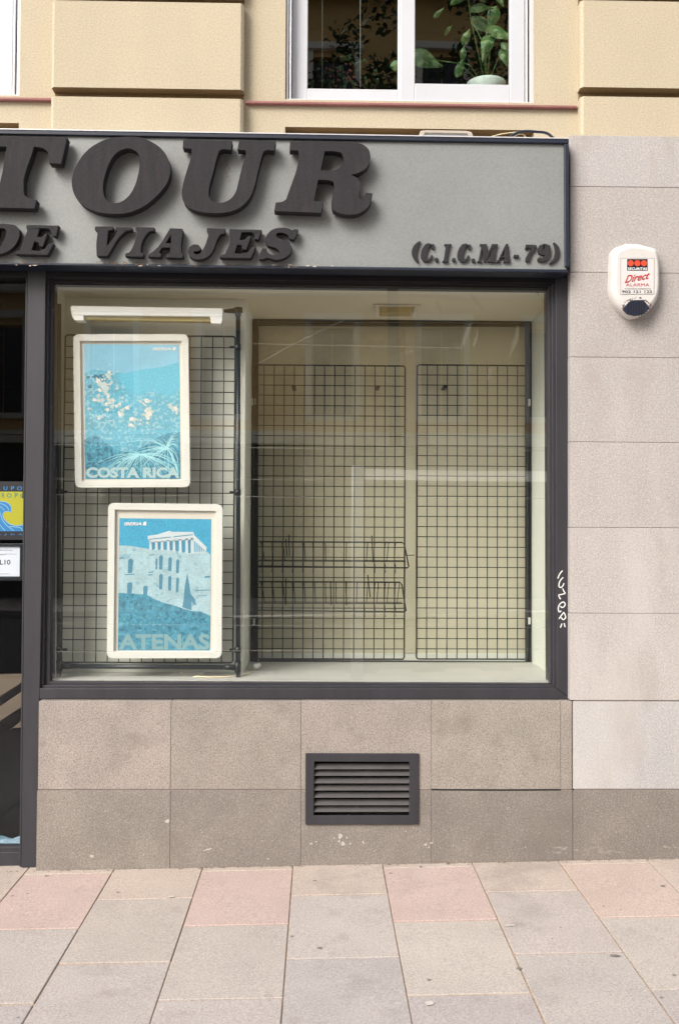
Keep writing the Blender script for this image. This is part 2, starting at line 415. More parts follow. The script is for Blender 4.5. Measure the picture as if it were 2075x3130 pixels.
# wall of the bays with true openings for the two windows
wx0, wx1 = X(873, 150, WY), X(1632, 150, WY); wzb = Z(309, 1250, WY)
PER = X(1630, 150, WY) - X(60, 150, WY)        # from one bay to the next
wtop = ZT - .35
sign_z = Z(410, 900, 0)
def wall(b):
    zb = Z(700, 900, WY)
    zs0, zs1 = Z(432, 1200, WY), Z(392, 1200, WY)       # slot under each window
    xs = [XL-1.2, wx0-PER, wx1-PER, wx0, wx1, XR]
    for k in (0, 2, 4): b.box(xs[k], xs[k+1], WY, WY+.25, zb, ZT)
    for k in (1, 3):
        b.box(xs[k], xs[k+1], WY, WY+.25, zs1, wzb)
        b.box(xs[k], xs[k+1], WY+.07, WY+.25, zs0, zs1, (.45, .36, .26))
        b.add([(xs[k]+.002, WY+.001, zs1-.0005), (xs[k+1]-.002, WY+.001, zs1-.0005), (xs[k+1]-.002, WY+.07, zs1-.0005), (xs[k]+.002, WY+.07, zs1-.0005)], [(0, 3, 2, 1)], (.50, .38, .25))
        b.box(xs[k], xs[k+1], WY, WY+.25, zb, zs0)
        b.box(xs[k], xs[k+1], WY, WY+.25, wtop, ZT)
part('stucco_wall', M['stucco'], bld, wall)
# piers: rusticated blocks with deep grooves, a chamfer on each side
def pier(xl, xr, name='pier'):
    ls = [(-900, -560), (-520, -22), (5, 270), (298, 700)]
    b = MB()
    # core of the pier behind the grooves
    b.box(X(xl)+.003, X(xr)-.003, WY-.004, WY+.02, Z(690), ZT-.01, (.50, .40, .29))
    for (a0, a1) in ls:
        za, zb = Z(a0, (xl+xr)/2), Z(a1, (xl+xr)/2)
        xa, xb = X(xl), X(xr); c = .012
        prof = [(xa, WY+.01), (xa, c), (xa+c, 0), (xb-c, 0), (xb, c), (xb, WY+.01)]
        vs = [(x, y, zb) for x, y in prof] + [(x, y, za) for x, y in prof]; n = 6
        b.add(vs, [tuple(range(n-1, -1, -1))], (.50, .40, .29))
        b.add(vs, [tuple(range(n, 2*n))] + [(i, (i+1) % n, n+(i+1) % n, n+i) for i in range(n)])
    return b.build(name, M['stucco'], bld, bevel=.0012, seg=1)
dpx = 1600
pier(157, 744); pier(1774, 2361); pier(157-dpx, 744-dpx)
# sills
def sill(b, o=0.0):
    xa, xb = X(744, 300, .0)+.004+o, X(1774, 300, .0)-.004+o
    z = Z(303, 1250, .0)
    SF = WY-.022
    b.add([(xa, SF, z-.011), (xb, SF, z-.011), (xb, WY+.02, z-.011), (xa, WY+.02, z-.011),
           (xa, SF, z), (xb, SF, z), (xb, WY+.02, z+.012), (xa, WY+.02, z+.012)],
          [(0,3,2,1),(4,5,6,7),(0,1,5,4),(1,2,6,5),(2,3,7,6),(3,0,4,7)])
# windows: aluminium track, two white sliding sashes, panes
def window(o, first):
    wn = bpy.data.objects.new('window', None); C.objects.link(wn); wn.parent = bld
    wn.location = (wx0+o, WY-.1, wzb-bld.location.z)
    def pb(name, m, rects, Yf, Yb, bev=.003):
        b = MB()
        for (x0, x1, z0, z1) in rects: b.box(x0+o, x1+o, Yf, Yb, z0, z1)
        return b.build(name, m, wn, bevel=bev)
    P = lambda px: X(px, 150, WY+.02)
    zb = wzb+.003; top = wtop-.002
    # track frame
    fz = zb+.006
    pb('frame', M['alu'], [(P(875), P(883), zb, top), (P(886), P(891), zb, top), (P(1605), P(1612), zb, top), (P(1617), P(1630), zb, top)], WY+.015, WY+.10)
    pb('frame', M['alu'], [(P(875), P(1630), zb-.001, zb+.007)], WY+.012, WY+.12)
    # left sash (behind) and right sash (in front)
    lx0, lx1, rx0, rx1 = P(892), P(1240), P(1223), P(1603)
    g0, g1 = P(940), P(1225); h0, h1 = P(1268), P(1557)
    lz, rz = Z(268, 1080, WY+.05), Z(259, 1400, WY+.03)
    zt2 = top-.07
    pb('sash', M['upvc'], [(lx0, g0, fz, top), (g1-.01, lx1, fz, top), (g0, g1-.01, fz, lz), (g0, g1-.01, zt2, top)], WY+.062, WY+.095)
    pb('sash', M['upvc'], [(rx0, h0, fz, top), (h1, rx1, fz, top), (h0, h1, fz, rz), (h0, h1, zt2, top)], WY+.022, WY+.055)
    pb('pane', M['glass_up'], [(g0-.005, g1, lz-.005, zt2+.005)], WY+.078, WY+.084, 0)
    pb('pane', M['glass_up'], [(h0-.005, h1+.005, rz-.005, zt2+.005)], WY+.036, WY+.042, 0)
    b = MB(); sill(b, o); b.build('sill', M['sill'], wn, bevel=.003)
    # dark room behind
    b = MB(); x0, x1 = wx0+o-.25, wx1+o+.25
    z0, z1 = wzb-.12, wtop+.05
    b.box(x0, x1, 2.2, 2.24, z0, z1); b.box(x0, x0+.03, WY+.26, 2.2, z0, z1); b.box(x1-.03, x1, WY+.26, 2.2, z0, z1)
    b.box(x0, x1, WY+.26, 2.2, z0-.03, z0); b.box(x0, x1, WY+.26, 2.2, z1, z1+.03)
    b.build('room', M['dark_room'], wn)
window(0, True); window(-PER, False)

# stone cladding to the right of the shop: big pale blocks
SY = -.04
def blocks(name, m, rows, Yf, parent, depth=.10):
    """rows: list of (ytop, ybot, [x edges], tints)"""
    b = MB(); g = .0009
    for (yt, yb, xs, ts) in rows:
        for k in range(len(xs)-1):
            if ts[k] is None: continue
            q = [(xs[k], yt), (xs[k+1], yt), (xs[k+1], yb), (xs[k], yb)]
            p = [at(x, y, Yf) for x, y in q]
            x0 = (p[0][0]+p[3][0])/2; x1 = (p[1][0]+p[2][0])/2; z1 = (p[0][1]+p[1][1])/2; z0 = (p[2][1]+p[3][1])/2
            b.box(x0+g, x1-g, Yf, Yf+depth, z0+g, z1-g, ts[k])
    return b.build(name, m, parent, bevel=.0012, seg=1)
yj = [415, 572, 834, 1093, 1352, 1613, 1875, 2141]
pt = [(1.02, 1.02, 1.04), (.97, .95, .94), (.93, .91, .90), (.97, .95, .94), (1.0, .97, .96), (1.06, 1.03, 1.02), (1.06, 1.03, 1.02)]
xs = [1741, 2150, 2600]
rows = [(yj[k], yj[k+1], xs, [pt[k], pt[k]]) for k in range(7)]
rows.append((2144, 2412, [1750, 2150, 2600], [(1.05, 1.08, 1.12)]*2))
blocks('stone_pilaster', M['pale_granite'], rows, SY, bld, .14)
t1 = (.93, .93, .93); 
def tj(v): return (v, v*rr.choice((.985, 1, 1.01)), v)
rows = [(2143, 2413, [118, 523, 920, 1317, 1713, 1747], [tj(1.08), tj(.97), None, tj(1.02), tj(1.08)]),
        (2416, 2720, [112, 521, 920, 1317, 1750, 2150, 2600], [tj(.80), tj(.74), None, tj(.72), tj(.74), tj(.74)])]
def notched(b):
    b.pp([(920.6, 2143.6), (1316.4, 2143.6), (1316.4, 2412.4), (1263, 2412.4), (1263, 2318), (948, 2318), (948, 2412.4), (920.6, 2412.4)], SY, SY+.14, tj(1.03))
    b.pp([(920.6, 2416.6), (948, 2416.6), (948, 2504), (1263, 2504), (1263, 2416.6), (1316.4, 2416.6), (1316.4, 2720), (920.6, 2720)], SY, SY+.14, tj(.76))
blocks('stone_base', M['granite'], rows, SY, bld, .14)
part('vent_stones', M['granite'], bld, notched, bevel=.0012, seg=1)
part('open_joint', M['black'], bld, lambda b: b.ribbon([(1317, 2413), (1500, 2415.4), (1712, 2414)], 4.2, SY-.0004), fix=False)
def back(b):
    b.pp([[(120, 2148), (1748, 2148), (1748, 2700), (116, 2700)], [(944, 2314), (1267, 2314), (1267, 2508), (944, 2508)]], SY+.0022, SY+.12)
    b.pp([(1754, 430), (2560, 430), (2560, 2700), (1754, 2700)], SY+.0025, SY+.1)
part('joint_mortar', M['mortar'], bld, back)
# pale scuffs and bird marks on the lower stones
rs = random.Random(5)
def blob(b, x, y, rx, ry, Y, rnd, n=9, tint=(1, 1, 1), ang=0):
    pts = []
    for k in range(n):
        a_ = 2*math.pi*k/n; q = rnd.uniform(.55, 1.15)
        dx, dy = rx*q*math.cos(a_), ry*q*math.sin(a_)
        pts.append((x+dx*math.cos(ang)-dy*math.sin(ang), y+dx*math.sin(ang)+dy*math.cos(ang)))
    b.sheet(pts, Y, tint)
def scuffs(b):
    Y = SY-.0006
    for (x, y, rx, ry) in ((512, 2509, 7, 6), (281, 2617, 6, 7), (636, 2596, 16, 3), (1040, 2556, 7, 9), (1048, 2577, 7, 8), (1022, 2562, 3, 4),
                           (1060, 2560, 3, 4), (966, 2573, 3, 3), (950, 2579, 5, 3), (1300, 2582, 6, 4), (1318, 2577, 8, 3), (1110, 2575, 3, 6),
                           (1126, 2536, 2, 2), (1036, 2572, 4, 4), (1070, 2578, 4, 3), (1040, 2507, 3, 3), (1240, 2541, 3, 2), (820, 2625, 3, 3), (1310, 2590, 4, 2),
                           (1384, 2585, 2, 2), (1262, 2530, 2, 2)):
        blob(b, x, y, rx, ry, Y, rs, ang=-.3)
    for k in range(60):
        blob(b, rs.uniform(150, 2070), 2440+180*rs.random()**.6, rs.uniform(.8, 2.2), rs.uniform(.8, 2.0), Y-.0002, rs, 6)
part('scuff_marks', M['scuff'], bld, scuffs, fix=False)
scm = mat('worn_stone', (.27, .24, .21), .9, fine=.3, fscale=180)
def worn(b):
    for k in range(26):
        x = rs.uniform(1690, 2075); blob(b, x, 2602-(x-1690)*.02+rs.uniform(-12, 8), rs.uniform(3, 16), rs.uniform(1.5, 5), SY-.0004-k*.00002, rs, 9)
part('worn_patches', scm, bld, worn, fix=False)

# ================================================================== THE SHOPFRONT
sf = empty('shopfront', (*[at(100, 2650, 0)[0]], 0, gz(-1.3, 0)), 'dark grey steel shopfront with a display window and a door post', 'shopfront')
def fr(name, items, m=M['frame'], bev=.0025):
    b = MB()
    for loops, Yf, Yb in items: b.pp(loops, Yf, Yb)
    return b.build(name, m, sf, bevel=bev)
fr('post', [([(86, 826), (141, 828), (134, 1500), (122, 2139), (113, 2652), (66, 2652), (78, 1500)], 0, .12),
            ([(80, 840), (86, 840), (78, 1500), (66, 2652), (60, 2652), (72, 1500)], .014, .12),
            ])
fr('post', [([(1697, 850), (1739, 850), (1743, 2137), (1701, 2104), (1699, 1500)], 0, .12)])
fr('bottom_rail', [([(122.5, 2104), (1701, 2105), (1743, 2138), (122.5, 2137)], 0, .12)])
fr('header', [([(-900, 790), (1739, 815), (1739, 866), (-900, 838)], 0.004, .12)], M['frame_dark'])
# stepped glazing beads round the pane
fr('glazing_bead', [([(141.5, 846), (151, 846), (143, 1500), (134.5, 2094), (124, 2094), (134.5, 1500)], .016, .12),
                    ([(152, 846), (161, 848), (157, 1500), (153.5, 2085), (136, 2088), (144, 1500)], .034, .12),
                    ([(1685, 868), (1696.6, 868), (1700.5, 2096), (1690, 2096)], .016, .12),
                    ([(1675, 868), (1684.6, 868), (1689, 2090), (1680, 2090)], .034, .12),
                    ([(124, 2095), (1701, 2096.5), (1701, 2110), (122, 2110)], .016, .12),
                    ([(136, 2083), (1690, 2090), (1690, 2100), (136, 2100)], .034, .12)])
fr('glazing_bead', [([(141.5, 838), (1697, 860), (1697, 873), (141.5, 853)], .018, .12),
                    ([(152, 848), (1685, 868), (1685, 881), (152, 863)], .036, .12)], M['frame_dark'])
GL = .058
part('glass_pane', M['glass'], sf, lambda b: b.pp([(146, 852), (1686, 872), (1692, 2098), (140, 2092)], GL, GL+.006))
def hazed(name, c, a_):
    m = bpy.data.materials.new(name); m.use_nodes = True; n = m.node_tree.nodes; l = m.node_tree.links
    p = n['Principled BSDF']; p.inputs['Base Color'].default_value = (*c, 1); p.inputs['Roughness'].default_value = .6; p.inputs['Alpha'].default_value = a_
    return m
M['pale_line'] = hazed('glass_line', (.8, .78, .72), .10)  # thin pale translucent lines across the pane
part('glass_lines', M['pale_line'], sf, lambda b: [b.ribbon(p, w, GL-.0004) for p, w in (
    ([(152, 1358), (900, 1370), (1676, 1378)], 2.2), ([(152, 1464), (700, 1465), (1300, 1469)], 2.0), ([(152, 1512), (900, 1519), (1676, 1524)], 2.2),
    ([(700, 1884), (1200, 1876), (1676, 1868)], 5), ([(700, 1911), (1676, 1918)], 2.2), ([(152, 1992), (1676, 1984)], 2.6), ([(790, 1112), (900, 1050), (1052, 978)], 2.2),
    ([(760, 1050), (1400, 1064)], 1.6), ([(152, 1905), (700, 1912)], 2))], fix=False)
M['reflection_patch'] = hazed('glass_smear', (.8, .76, .66), .045)  # pale reflection blotches painted onto the pane as translucent patches
part('painted_reflections', M['reflection_patch'], sf, lambda b: [b.ribbon(p, lambda t, w=w: w*(1.1-abs(t-.5)*1.8), GL-.0006-k*.0002) for k, (p, w) in enumerate((
    ([(1436, 895), (1458, 925), (1476, 948)], 14), ([(1440, 985), (1422, 1030), (1404, 1072)], 16), ([(1584, 990), (1574, 1040), (1556, 1090)], 15), ([(1330, 915), (1350, 960)], 12),
    ([(1225, 1085), (1262, 1070)], 14), ([(1460, 1010), (1448, 1060)], 12), ([(1035, 1655), (1050, 1700), (1062, 1712)], 14), ([(1500, 1120), (1490, 1170)], 14), ([(930, 1400), (936, 1500)], 9)))], fix=False)
# door to the left of the post
dr = bpy.data.objects.new('door', None); C.objects.link(dr); dr.parent = sf
def dfr(name, items, m=M['frame']):
    b = MB()
    for loops, Yf, Yb in items: b.pp(loops, Yf, Yb)
    return b.build(name, m, dr, bevel=.0025)
dfr('bottom_rail', [([(-560, 2606), (64, 2604), (60, 2652), (-560, 2654)], .03, .09),
                    ([(-560, 2590), (66, 2588), (66, 2610), (-560, 2610)], .042, .09)])
dfr('stile', [([(-640, 838), (-560, 838), (-560, 2654), (-640, 2654)], .03, .09)])
part('glass', M['glass_door'], dr, lambda b: b.pp([(-565, 838), (88, 842), (74, 2600), (-565, 2600)], .06, .066))
# handwritten tag on the right post
def tagfn(b):
    for st in ([(530,635),(480,690),(430,800)], [(540,775),(490,830),(458,900),(460,970),(490,985),(540,940),(555,895)],
               [(530,1005),(550,1050),(585,1105)], [(585,1108),(520,1125),(445,1138)], [(445,1140),(460,1180),(490,1225)],
               [(500,1465),(465,1490),(440,1440),(450,1370),(500,1300),(550,1285),(580,1320),(560,1380),(510,1395),(485,1370)],
               [(455,1635),(490,1580),(555,1495)], [(555,1495),(580,1550),(595,1605)], [(595,1605),(540,1650),(500,1600)], [(515,1730),(500,1770),(485,1815)], [(560,1720),(570,1760),(580,1800)]):
        b.ribbon([(1640+x/6.756, 1650+y/6.756) for x, y in st], 3.4, -.0008)
part('marker_writing', M['chalk'], sf, tagfn, fix=False)

# ================================================================== THE SIGN
sg = empty('shop_sign', (0, -.05, sign_z), 'grey shop fascia sign reading TOUR DE VIAJES in thick dark raised letters', 'sign')
PY = -.085
part('panel', M['panel'], sg, lambda b: b.pp([(-900, 392), (1728, 434), (1731, 824), (-900, 793)], PY, -.0))
part('border', M['border'], sg, lambda b: (
    b.pp([(-900, 381), (1738, 425), (1738, 438), (-900, 394)], PY-.014, -.0),
    b.pp([(1724, 439), (1738, 439), (1740, 815), (1726, 815)], PY-.014, -.0)), bevel=.003)
part('border', M['border'], sg, lambda b: b.pp([(-900, 786), (0, 801), (870, 812), (1726, 823), (1736, 827), (1736, 833), (-900, 796)], PY-.014, -.001), bevel=.003)
part('top_cover', M['alu'], sg, lambda b: b.pp([(-900, 377), (1738, 421), (1738, 424), (-900, 380)], PY-.016, .09))
L1 = {
 'T': [[(-92,415),(206,420),(188,500),(151,499),(150,478),(146,462),(131,452),(105,448),(73,584),(76,597),(88,605),(113,611),(106,637),(-62,633),(-55,607),(-30,603),(-16,588),(22,448),(-5,448),(-28,454),(-44,466),(-62,497),(-110,496)]],
 'O': [[(338,422),(366,419),(394,418),(434,421),(463,433),(490,451),(510,476),(519,503),(520,532),(512.5,556),(497,579),(474.5,603),(448,625),(414,643),(378.5,652.5),(338,653),(300,648),(271,637),(247,621),(231,601),(222,574),(221,545),(229,516),(245,487),(267,460),(298,438)],
       [(392,453.5),(410,458),(423,469),(427.5,489),(426,516),(420,545),(410,574),(394,599),(374,615),(354,621),(334,618),(322,605),(316,585),(316,563),(322,534),(332,505),(345,480),(366,461)]],
 'U': [[(561,426.5),(710,430.6),(706,458),(678,457),(670,461),(666,472),(652,526),(639,578),(639,600),(648,614),(666,620),(688,617),(707,606),(720,588),(728,560),(740,510),(752,466),(750,459),(726,457),(731,429),(843,431),(838,460),(811,460),(804,465),(801,476),(788,526),(777,572),(764.5,602),(744,626.5),(715.5,643),(687,649.5),(646,651),(607,646),(579,635),(562,618),(556,594),(559,567),(572,520),(586,468),(586,455),(559,452)]],
 'R': [[(887,432.5),(1075,436),(1108,441),(1125.7,456),(1132,476),(1129,497.6),(1117,515),(1095,528),(1071.5,534.4),(1086.7,541),(1099.7,554),(1102,571),(1098,592),(1096,604),(1103,611),(1110,604),(1118,589),(1138.7,591),(1134,617),(1119,638.5),(1095,652.6),(1065,656),(1037,651.5),(1017,640.7),(1013,623),(1017,595),(1021.6,567),(1019,555),(1006,551),(972,549.6),(960,613.6),(988,617),(981.5,650.4),(838.4,645),(842.8,619),(864,616),(875,609),(882,588),(913,471.6),(912,460),(885,458.5)],
       [(992.4,461.8),(1028,463),(1043,467),(1050,481),(1045.5,502),(1032.5,516),(1006.5,521.4),(980.5,520.3)]]}
L2 = {
 'D': [[(-40,687),(30,685),(50,690),(61,704),(60,722),(50,745),(32,764),(5,776),(-62,777),(-58,768),(-46,765),(-28,698),(-36,696)], [(0,697),(14,698),(21,706),(18,722),(8,745),(-4,761),(-18,765),(-10,736)]],
 'E': [[(81.6,686.6),(181,689),(176,708),(172,722),(160.7,721),(157,708),(150.5,700.6),(122.4,699),(114.8,723.6),(130,723.6),(140,713),(147,713),(132,754),(121,754),(119,742),(106,738),(98,765),(122,765.6),(139,759),(149,745),(165.8,744),(147,780),(47,777),(49,769),(61,766),(84,704),(81,697)]],
 'V': [[(291,692),(347,692),(346,703),(332,705),(328,752),(357,712),(360,705),(352,703),(354,694),(405,695),(404,704),(389,706),(378,713),(330,783),(296,783),(295,746),(299,708),(290,703)]],
 'I': [[(415.4,694),(473,695),(472,706),(458,707),(452,713),(431.7,763.7),(432.6,772),(441,775),(438,785),(382,783),(384,774),(396,771),(402,762),(421,710),(415,703.5)]],
 'A': [[(520.6,697),(557,698.7),(561,703.5),(555,762),(557,773),(561,777),(559,788),(507,786.7),(509,778),(520.6,773),(520.6,757),(495.8,757),(488,771.4),(494.8,777),(493,785),(451.7,784.7),(453.7,777),(469,767.6),(516,704.4)], [(522.5,717.8),(523.5,743.7),(508,742.7)]],
 'J': [[(633,697),(688.6,699),(687,714),(675.6,715),(668.5,724),(652,764),(640,781),(623.7,790),(597.8,792.5),(579,783),(574,769),(579,755),(593,747),(607,748),(614,757),(611,766),(601,768),(591,769),(594,775),(603,778),(612,774),(622,760),(638,718),(633,709)]],
 'E ': [[(701.6,699.7),(800.7,702),(797,715),(791,732),(778,731),(776,717),(770,711),(739,711),(733.4,733.7),(747,733),(760,720.7),(768.8,722),(753.5,764),(740.5,762),(739,750),(726,748),(718,774),(743,775),(759,769),(772,752.6),(783,755),(767.6,790),(671,788),(674,780),(688.6,775),(704,724),(700,712)]],
 'S': [[(857,696),(883,699),(893,704),(899,701),(911.6,702),(907,717),(897.4,732),(885.6,730),(880,718),(864,711),(849,711),(843,717),(848,726),(885.6,741),(892.7,757),(888,774),(871.5,787),(840.8,794),(815,788),(808,791),(791,792),(794,776),(803,758.5),(814.8,759.7),(819.6,772),(831,779),(848,778),(855,771),(850,763),(817,750),(810,738),(814.8,719.6),(831,703)]]}
def letters(dct, Yf, Yb, bev, corner=38):
    for ch, loops in dct.items():
        b = MB(); b.pp([smooth_path(l, 4, True, corner) for l in loops], Yf, Yb)
        tag(b.build('letter', M['letter'], sg, bevel=bev), 'raised dark letter ' + ch.strip())
letters(L1, PY-.062, PY-.012, .003)
letters(L2, PY-.040, PY-.006, .0025)
Cc = [(1327,745),(1325,762),(1320,760),(1319,750),(1313,749),(1306,765),(1302,785),(1306,792),(1313,789),(1318,779),(1323,780),(1318,793),(1308,799),(1296,799),(1288,790),(1286,776),(1291,758),(1300,746),(1311,743),(1320,747)]
def dot(x, y, r=6): return [(x+r*math.cos(2*math.pi*k/10), y+r*math.sin(2*math.pi*k/10)) for k in range(10)]
L3 = [[[(1286,734.4),(1268.7,745.5),(1259,761.5),(1259,777),(1267,793),(1278,803.5),(1280,801),(1273.5,784),(1275,764.6)]],
      [Cc], [dot(1334, 793)],
      [[(1358,745.5),(1380,745.5),(1379,749.5),(1375.5,750.5),(1366,796),(1371,797.5),(1369,801),(1351.6,800),(1352,796.5),(1355.5,796),(1363,750),(1357,749)]],
      [dot(1386.7, 794)], [[(x+111.6, y+1) for x, y in Cc]], [dot(1446.6, 795.5)],
      [[(1466.4,745.5),(1487,745.5),(1490,774),(1503,745.5),(1522,746),(1520.6,750.3),(1517,751),(1511,796.5),(1515,797.5),(1513.6,801.6),(1490,800.7),(1492,796.5),(1496,796),(1501.5,764.6),(1482,800.7),(1477.6,800.7),(1472.8,761.5),(1468,795),(1473,797.5),(1471,801.6),(1457.8,801),(1459,797),(1463,795),(1471,751),(1466,749.6)]],
      [[(1546,745),(1552.5,745),(1557,795),(1560,797.5),(1559,801.6),(1537,801),(1538,797.5),(1541.5,796),(1540.7,788),(1528.6,788),(1526.5,795),(1530.8,797.5),(1529.5,801.6),(1516,801),(1517,797),(1522,794)], [(1541,764.6),(1542,782.8),(1531.8,782.8)]],
      [[(1570,778),(1586,779),(1585,787.5),(1569,786.5)]],
      [[(1606.7,747),(1640,748.7),(1637,758),(1622.7,780.6),(1619.5,796.5),(1614.7,800),(1606.7,799.7),(1605,795),(1608,783.8),(1624,761),(1611.5,757),(1606,762),(1604,761)]],
      [[(1664,744),(1680,750),(1683,764.6),(1678.5,784),(1669,796.5),(1654.5,801),(1642.4,796.5),(1642.4,788.6),(1649.7,785.4),(1654.5,790),(1660,790),(1664,779),(1654.5,779),(1645,774),(1642.4,764.6),(1648,750)], [(1661,749.5),(1666,751),(1664,768),(1658,773),(1656,768),(1658,756)]],
      [[(1692.8,739.8),(1705.6,752),(1710,768),(1705.6,787),(1692.8,801),(1677,807),(1678,804),(1689.6,791.7),(1695,774),(1695,757),(1690,742)]]]
for ch, loops in zip('(C.I.C.MA-79)', L3):
    b = MB(); b.pp([smooth_path(l, 3, True, 0 if ch in 'MAI-' else 34) for l in loops], PY-.013, PY-.002)
    tag(b.build('letter', M['letter'], sg, bevel=.0012, seg=1), 'small raised dark character ' + ch)
def rusts(b):
    for k in range(46):
        x = rs.choice((40, 150, 330, 390, 410, 560, 700, 870, 880, 420))+rs.uniform(-40, 40)
        y = 801+x*.0138-rs.uniform(-3, 6)
        blob(b, x, y, rs.uniform(1.5, 6), rs.uniform(1, 2.6), PY-.0146 if y > 801+x*.0138 else PY-.001, rs, 7)
    for (x, y) in ((697, 505), (700, 520), (698, 540), (702, 553), (694, 530), (703, 513), (1590, 440)): blob(b, x, y, 1.8, 3, PY-.001, rs, 7)
    blob(b, 728, 826, 4, 6, .0, rs, 7)
part('rust_spots', M['rust'], sg, rusts, fix=False)
flat('flake', (205, 190, 175), rough=.9)
part('paint_flakes', M['flake'], sg, lambda b: [blob(b, rs.choice((60, 410, 430, 860, 1000))+rs.uniform(-60, 60), 806+rs.uniform(-6, 3)+8, rs.uniform(2, 9), rs.uniform(.8, 2.2), PY-.0146, rs, 7) for _ in range(14)], fix=False)

# things on top of the sign
def xz(px, py, Y): p = at(px, py, Y); return Vector((p[0], Y, p[1]))
M['tray'] = mat('tray_paint', (.42, .37, .30), .6, coarse=.1, cscale=20)
tr = empty('lamp_tray', xz(1360, 418, -.02), 'cream metal lamp tray on the top edge of the fascia sign', 'lamp')
part('tray', M['tray'], tr, lambda b: b.pp([(1280, 416), (1284, 400), (1300, 397), (1425, 399), (1441, 403), (1447, 417), (1432, 417), (1428, 408), (1300, 406), (1292, 416)], -.03, .03), bevel=.003)
part('lens', M['alu'], tr, lambda b: b.pp([(1293, 408), (1427, 410), (1431, 424), (1290, 422)], -.02, .025))
cb = MB(); cb.tube([xz(x, y, .0) for x, y in smooth_path([(1560, 416), (1585, 404), (1640, 403), (1672, 408), (1692, 424)], 4)], .006, 8)
tag(cb.build('power_cable', M['border']), 'thick navy cable arching over the right end of the fascia sign', 'cable')
cb = MB()
for p in ([(1500, 418), (1530, 410), (1580, 404), (1600, 402)], [(1570, 418), (1582, 411), (1600, 412), (1606, 420)]):
    cb.tube([xz(x, y, .01) for x, y in smooth_path(p, 4)], .0022, 6)
tag(cb.build('loose_wire', M['cable']), 'thin cream wires coiled on top of the fascia sign beside the navy cable', 'wire')

# ================================================================== DISPLAY CASE
YB = .70
fz = at(1200, 2023, YB)[1]; cz = at(1150, 977, YB)[1]
xr = at(1624, 1500, YB)[0]; xl = at(148, 1500, GL)[0]-.0
YP = .30; xp = at(749, 1500, YP)[0]
y0c = .125
dc = empty('display_case', (0, .4, fz), 'pale lined display case behind the shop window', 'display case')
part('side_wall', M['case_white'], dc, lambda b: b.box(xr, xr+.02, y0c, YB+.2, fz, cz))
part('side_wall', M['case_white'], dc, lambda b: b.box(xl-.02, xl, y0c, YP, fz, cz))
M['partition'] = mat('partition_paint', (.70, .71, .64), .7, fine=.04, fscale=200, stain=((.70, .70, .63), 2.2, .58, .5))
part('partition', M['partition'], dc, lambda b: b.box(xl-.02, xp, YP, YB+.2, fz, cz), bevel=.004)
part('shelf', M['case_floor'], dc, lambda b: b.box(xl-.02, xr+.02, .066, YB+.2, fz-.03, fz))
part('ceiling', M['case_ceiling'], dc, lambda b: b.box(xl-.02, xr+.02, .066, YB+.2, cz, cz+.03))
part('back_board', M['tan'], dc, lambda b: b.box(xp, xr, YB+.06, YB+.08, fz, cz))
part('board_skirting', M['case_white'], dc, lambda b: b.box(xp+.002, xr-.002, YB+.05, YB+.06, fz, at(1200, 1997, YB+.05)[1]))
part('post', M['tan'], dc, lambda b: b.pp([(1238, 1000), (1270, 1000), (1270, 1996), (1238, 1996)], YB+.045, YB+.06))
# black track round the opening
def track(b):
    b.pp([(768, 976), (790, 976), (788, 2024), (767, 2024)], YB, YB+.03)
    b.pp([(791, 976), (1624, 980), (1624, 983.5), (791, 979.5)], YB, YB+.03)
    b.pp([(1606, 992), (1622, 992), (1621, 2022), (1607, 2022)], YB+.012, YB+.04)
    b.pp([(1618.5, 984), (1624, 984), (1623, 2022), (1619, 2022)], YB, YB+.03)
    b.pp([(791, 985), (1618, 989), (1618, 996), (791, 993)], YB+.012, YB+.04)
    b.pp([(791, 2018), (1623, 2023), (1623, 2027), (791, 2026)], YB-.004, YB+.03)
part('track', M['black'], dc, track)
part('track_clip', M['case_white'], dc, lambda b: [b.pp([(x-6, y-11), (x+6, y-11), (x+6, y+11), (x-6, y+11)], YB-.004, YB+.002) for x, y in ((775, 1228), (1615, 1230), (1615, 1898), (774, 1900))], bevel=.002)

# ---- wire grids
def grid(name, quad, nx, ny, Y, label, mrim=.0040, mw=.0024, xedges=None):
    """quad = x0,y0,x1,y1 px on the plane Y"""
    x0, z1 = at(quad[0], quad[1], Y); x1, z0 = at(quad[2], quad[3], Y)
    t = empty(name, ((x0+x1)/2, Y, z0), label, 'wire grid', 'black wire grids hung in the display case')
    R = .012; cn = []
    for (cx_, cz_, a0) in ((x1-R, z1-R, 0), (x0+R, z1-R, 90), (x0+R, z0+R, 180), (x1-R, z0+R, 270)):
        for k in range(5):
            a_ = rad(a0+k*22.5); cn.append((cx_+R*math.cos(a_), Y, cz_+R*math.sin(a_)))
    b = MB(); b.tube(cn, mrim, 8, closed=True); b.build('rim', M['wire'], t)
    b = MB()
    for i in range(1, nx):
        x = x0+(x1-x0)*i/nx; b.tube([(x, Y-.0012, z0), (x, Y-.0012, z1)], mw, 6)
    for j in range(1, ny):
        z = z0+(z1-z0)*j/ny; b.tube([(x0, Y+.0012, z), (x1, Y+.0012, z)], mw, 6)
    b.build('wires', M['wire'], t); return t
YG = .66; YQ = .185
grid('wire_grid', (777, 1115, 1235, 2015), 15, 29, YG, 'black wire grid on the tan board with two brochure racks hooked on it')
grid('wire_grid', (1275, 1115, 1611, 2015), 11, 29, YG, 'narrower black wire grid on the tan board at the right end of the case')
grid('wire_grid', (201, 1024, 712, 2026), 15, 29, YQ, 'black wire grid behind the two framed posters', .0040, .0023)
def hooks(b):
    for x, y in ((898, 1182), (1155, 1181), (1361, 1181)): b.pp([(x-6, y-3), (x+6, y-3), (x+6, y+3), (x-6, y+3)], YG-.012, YB+.05)
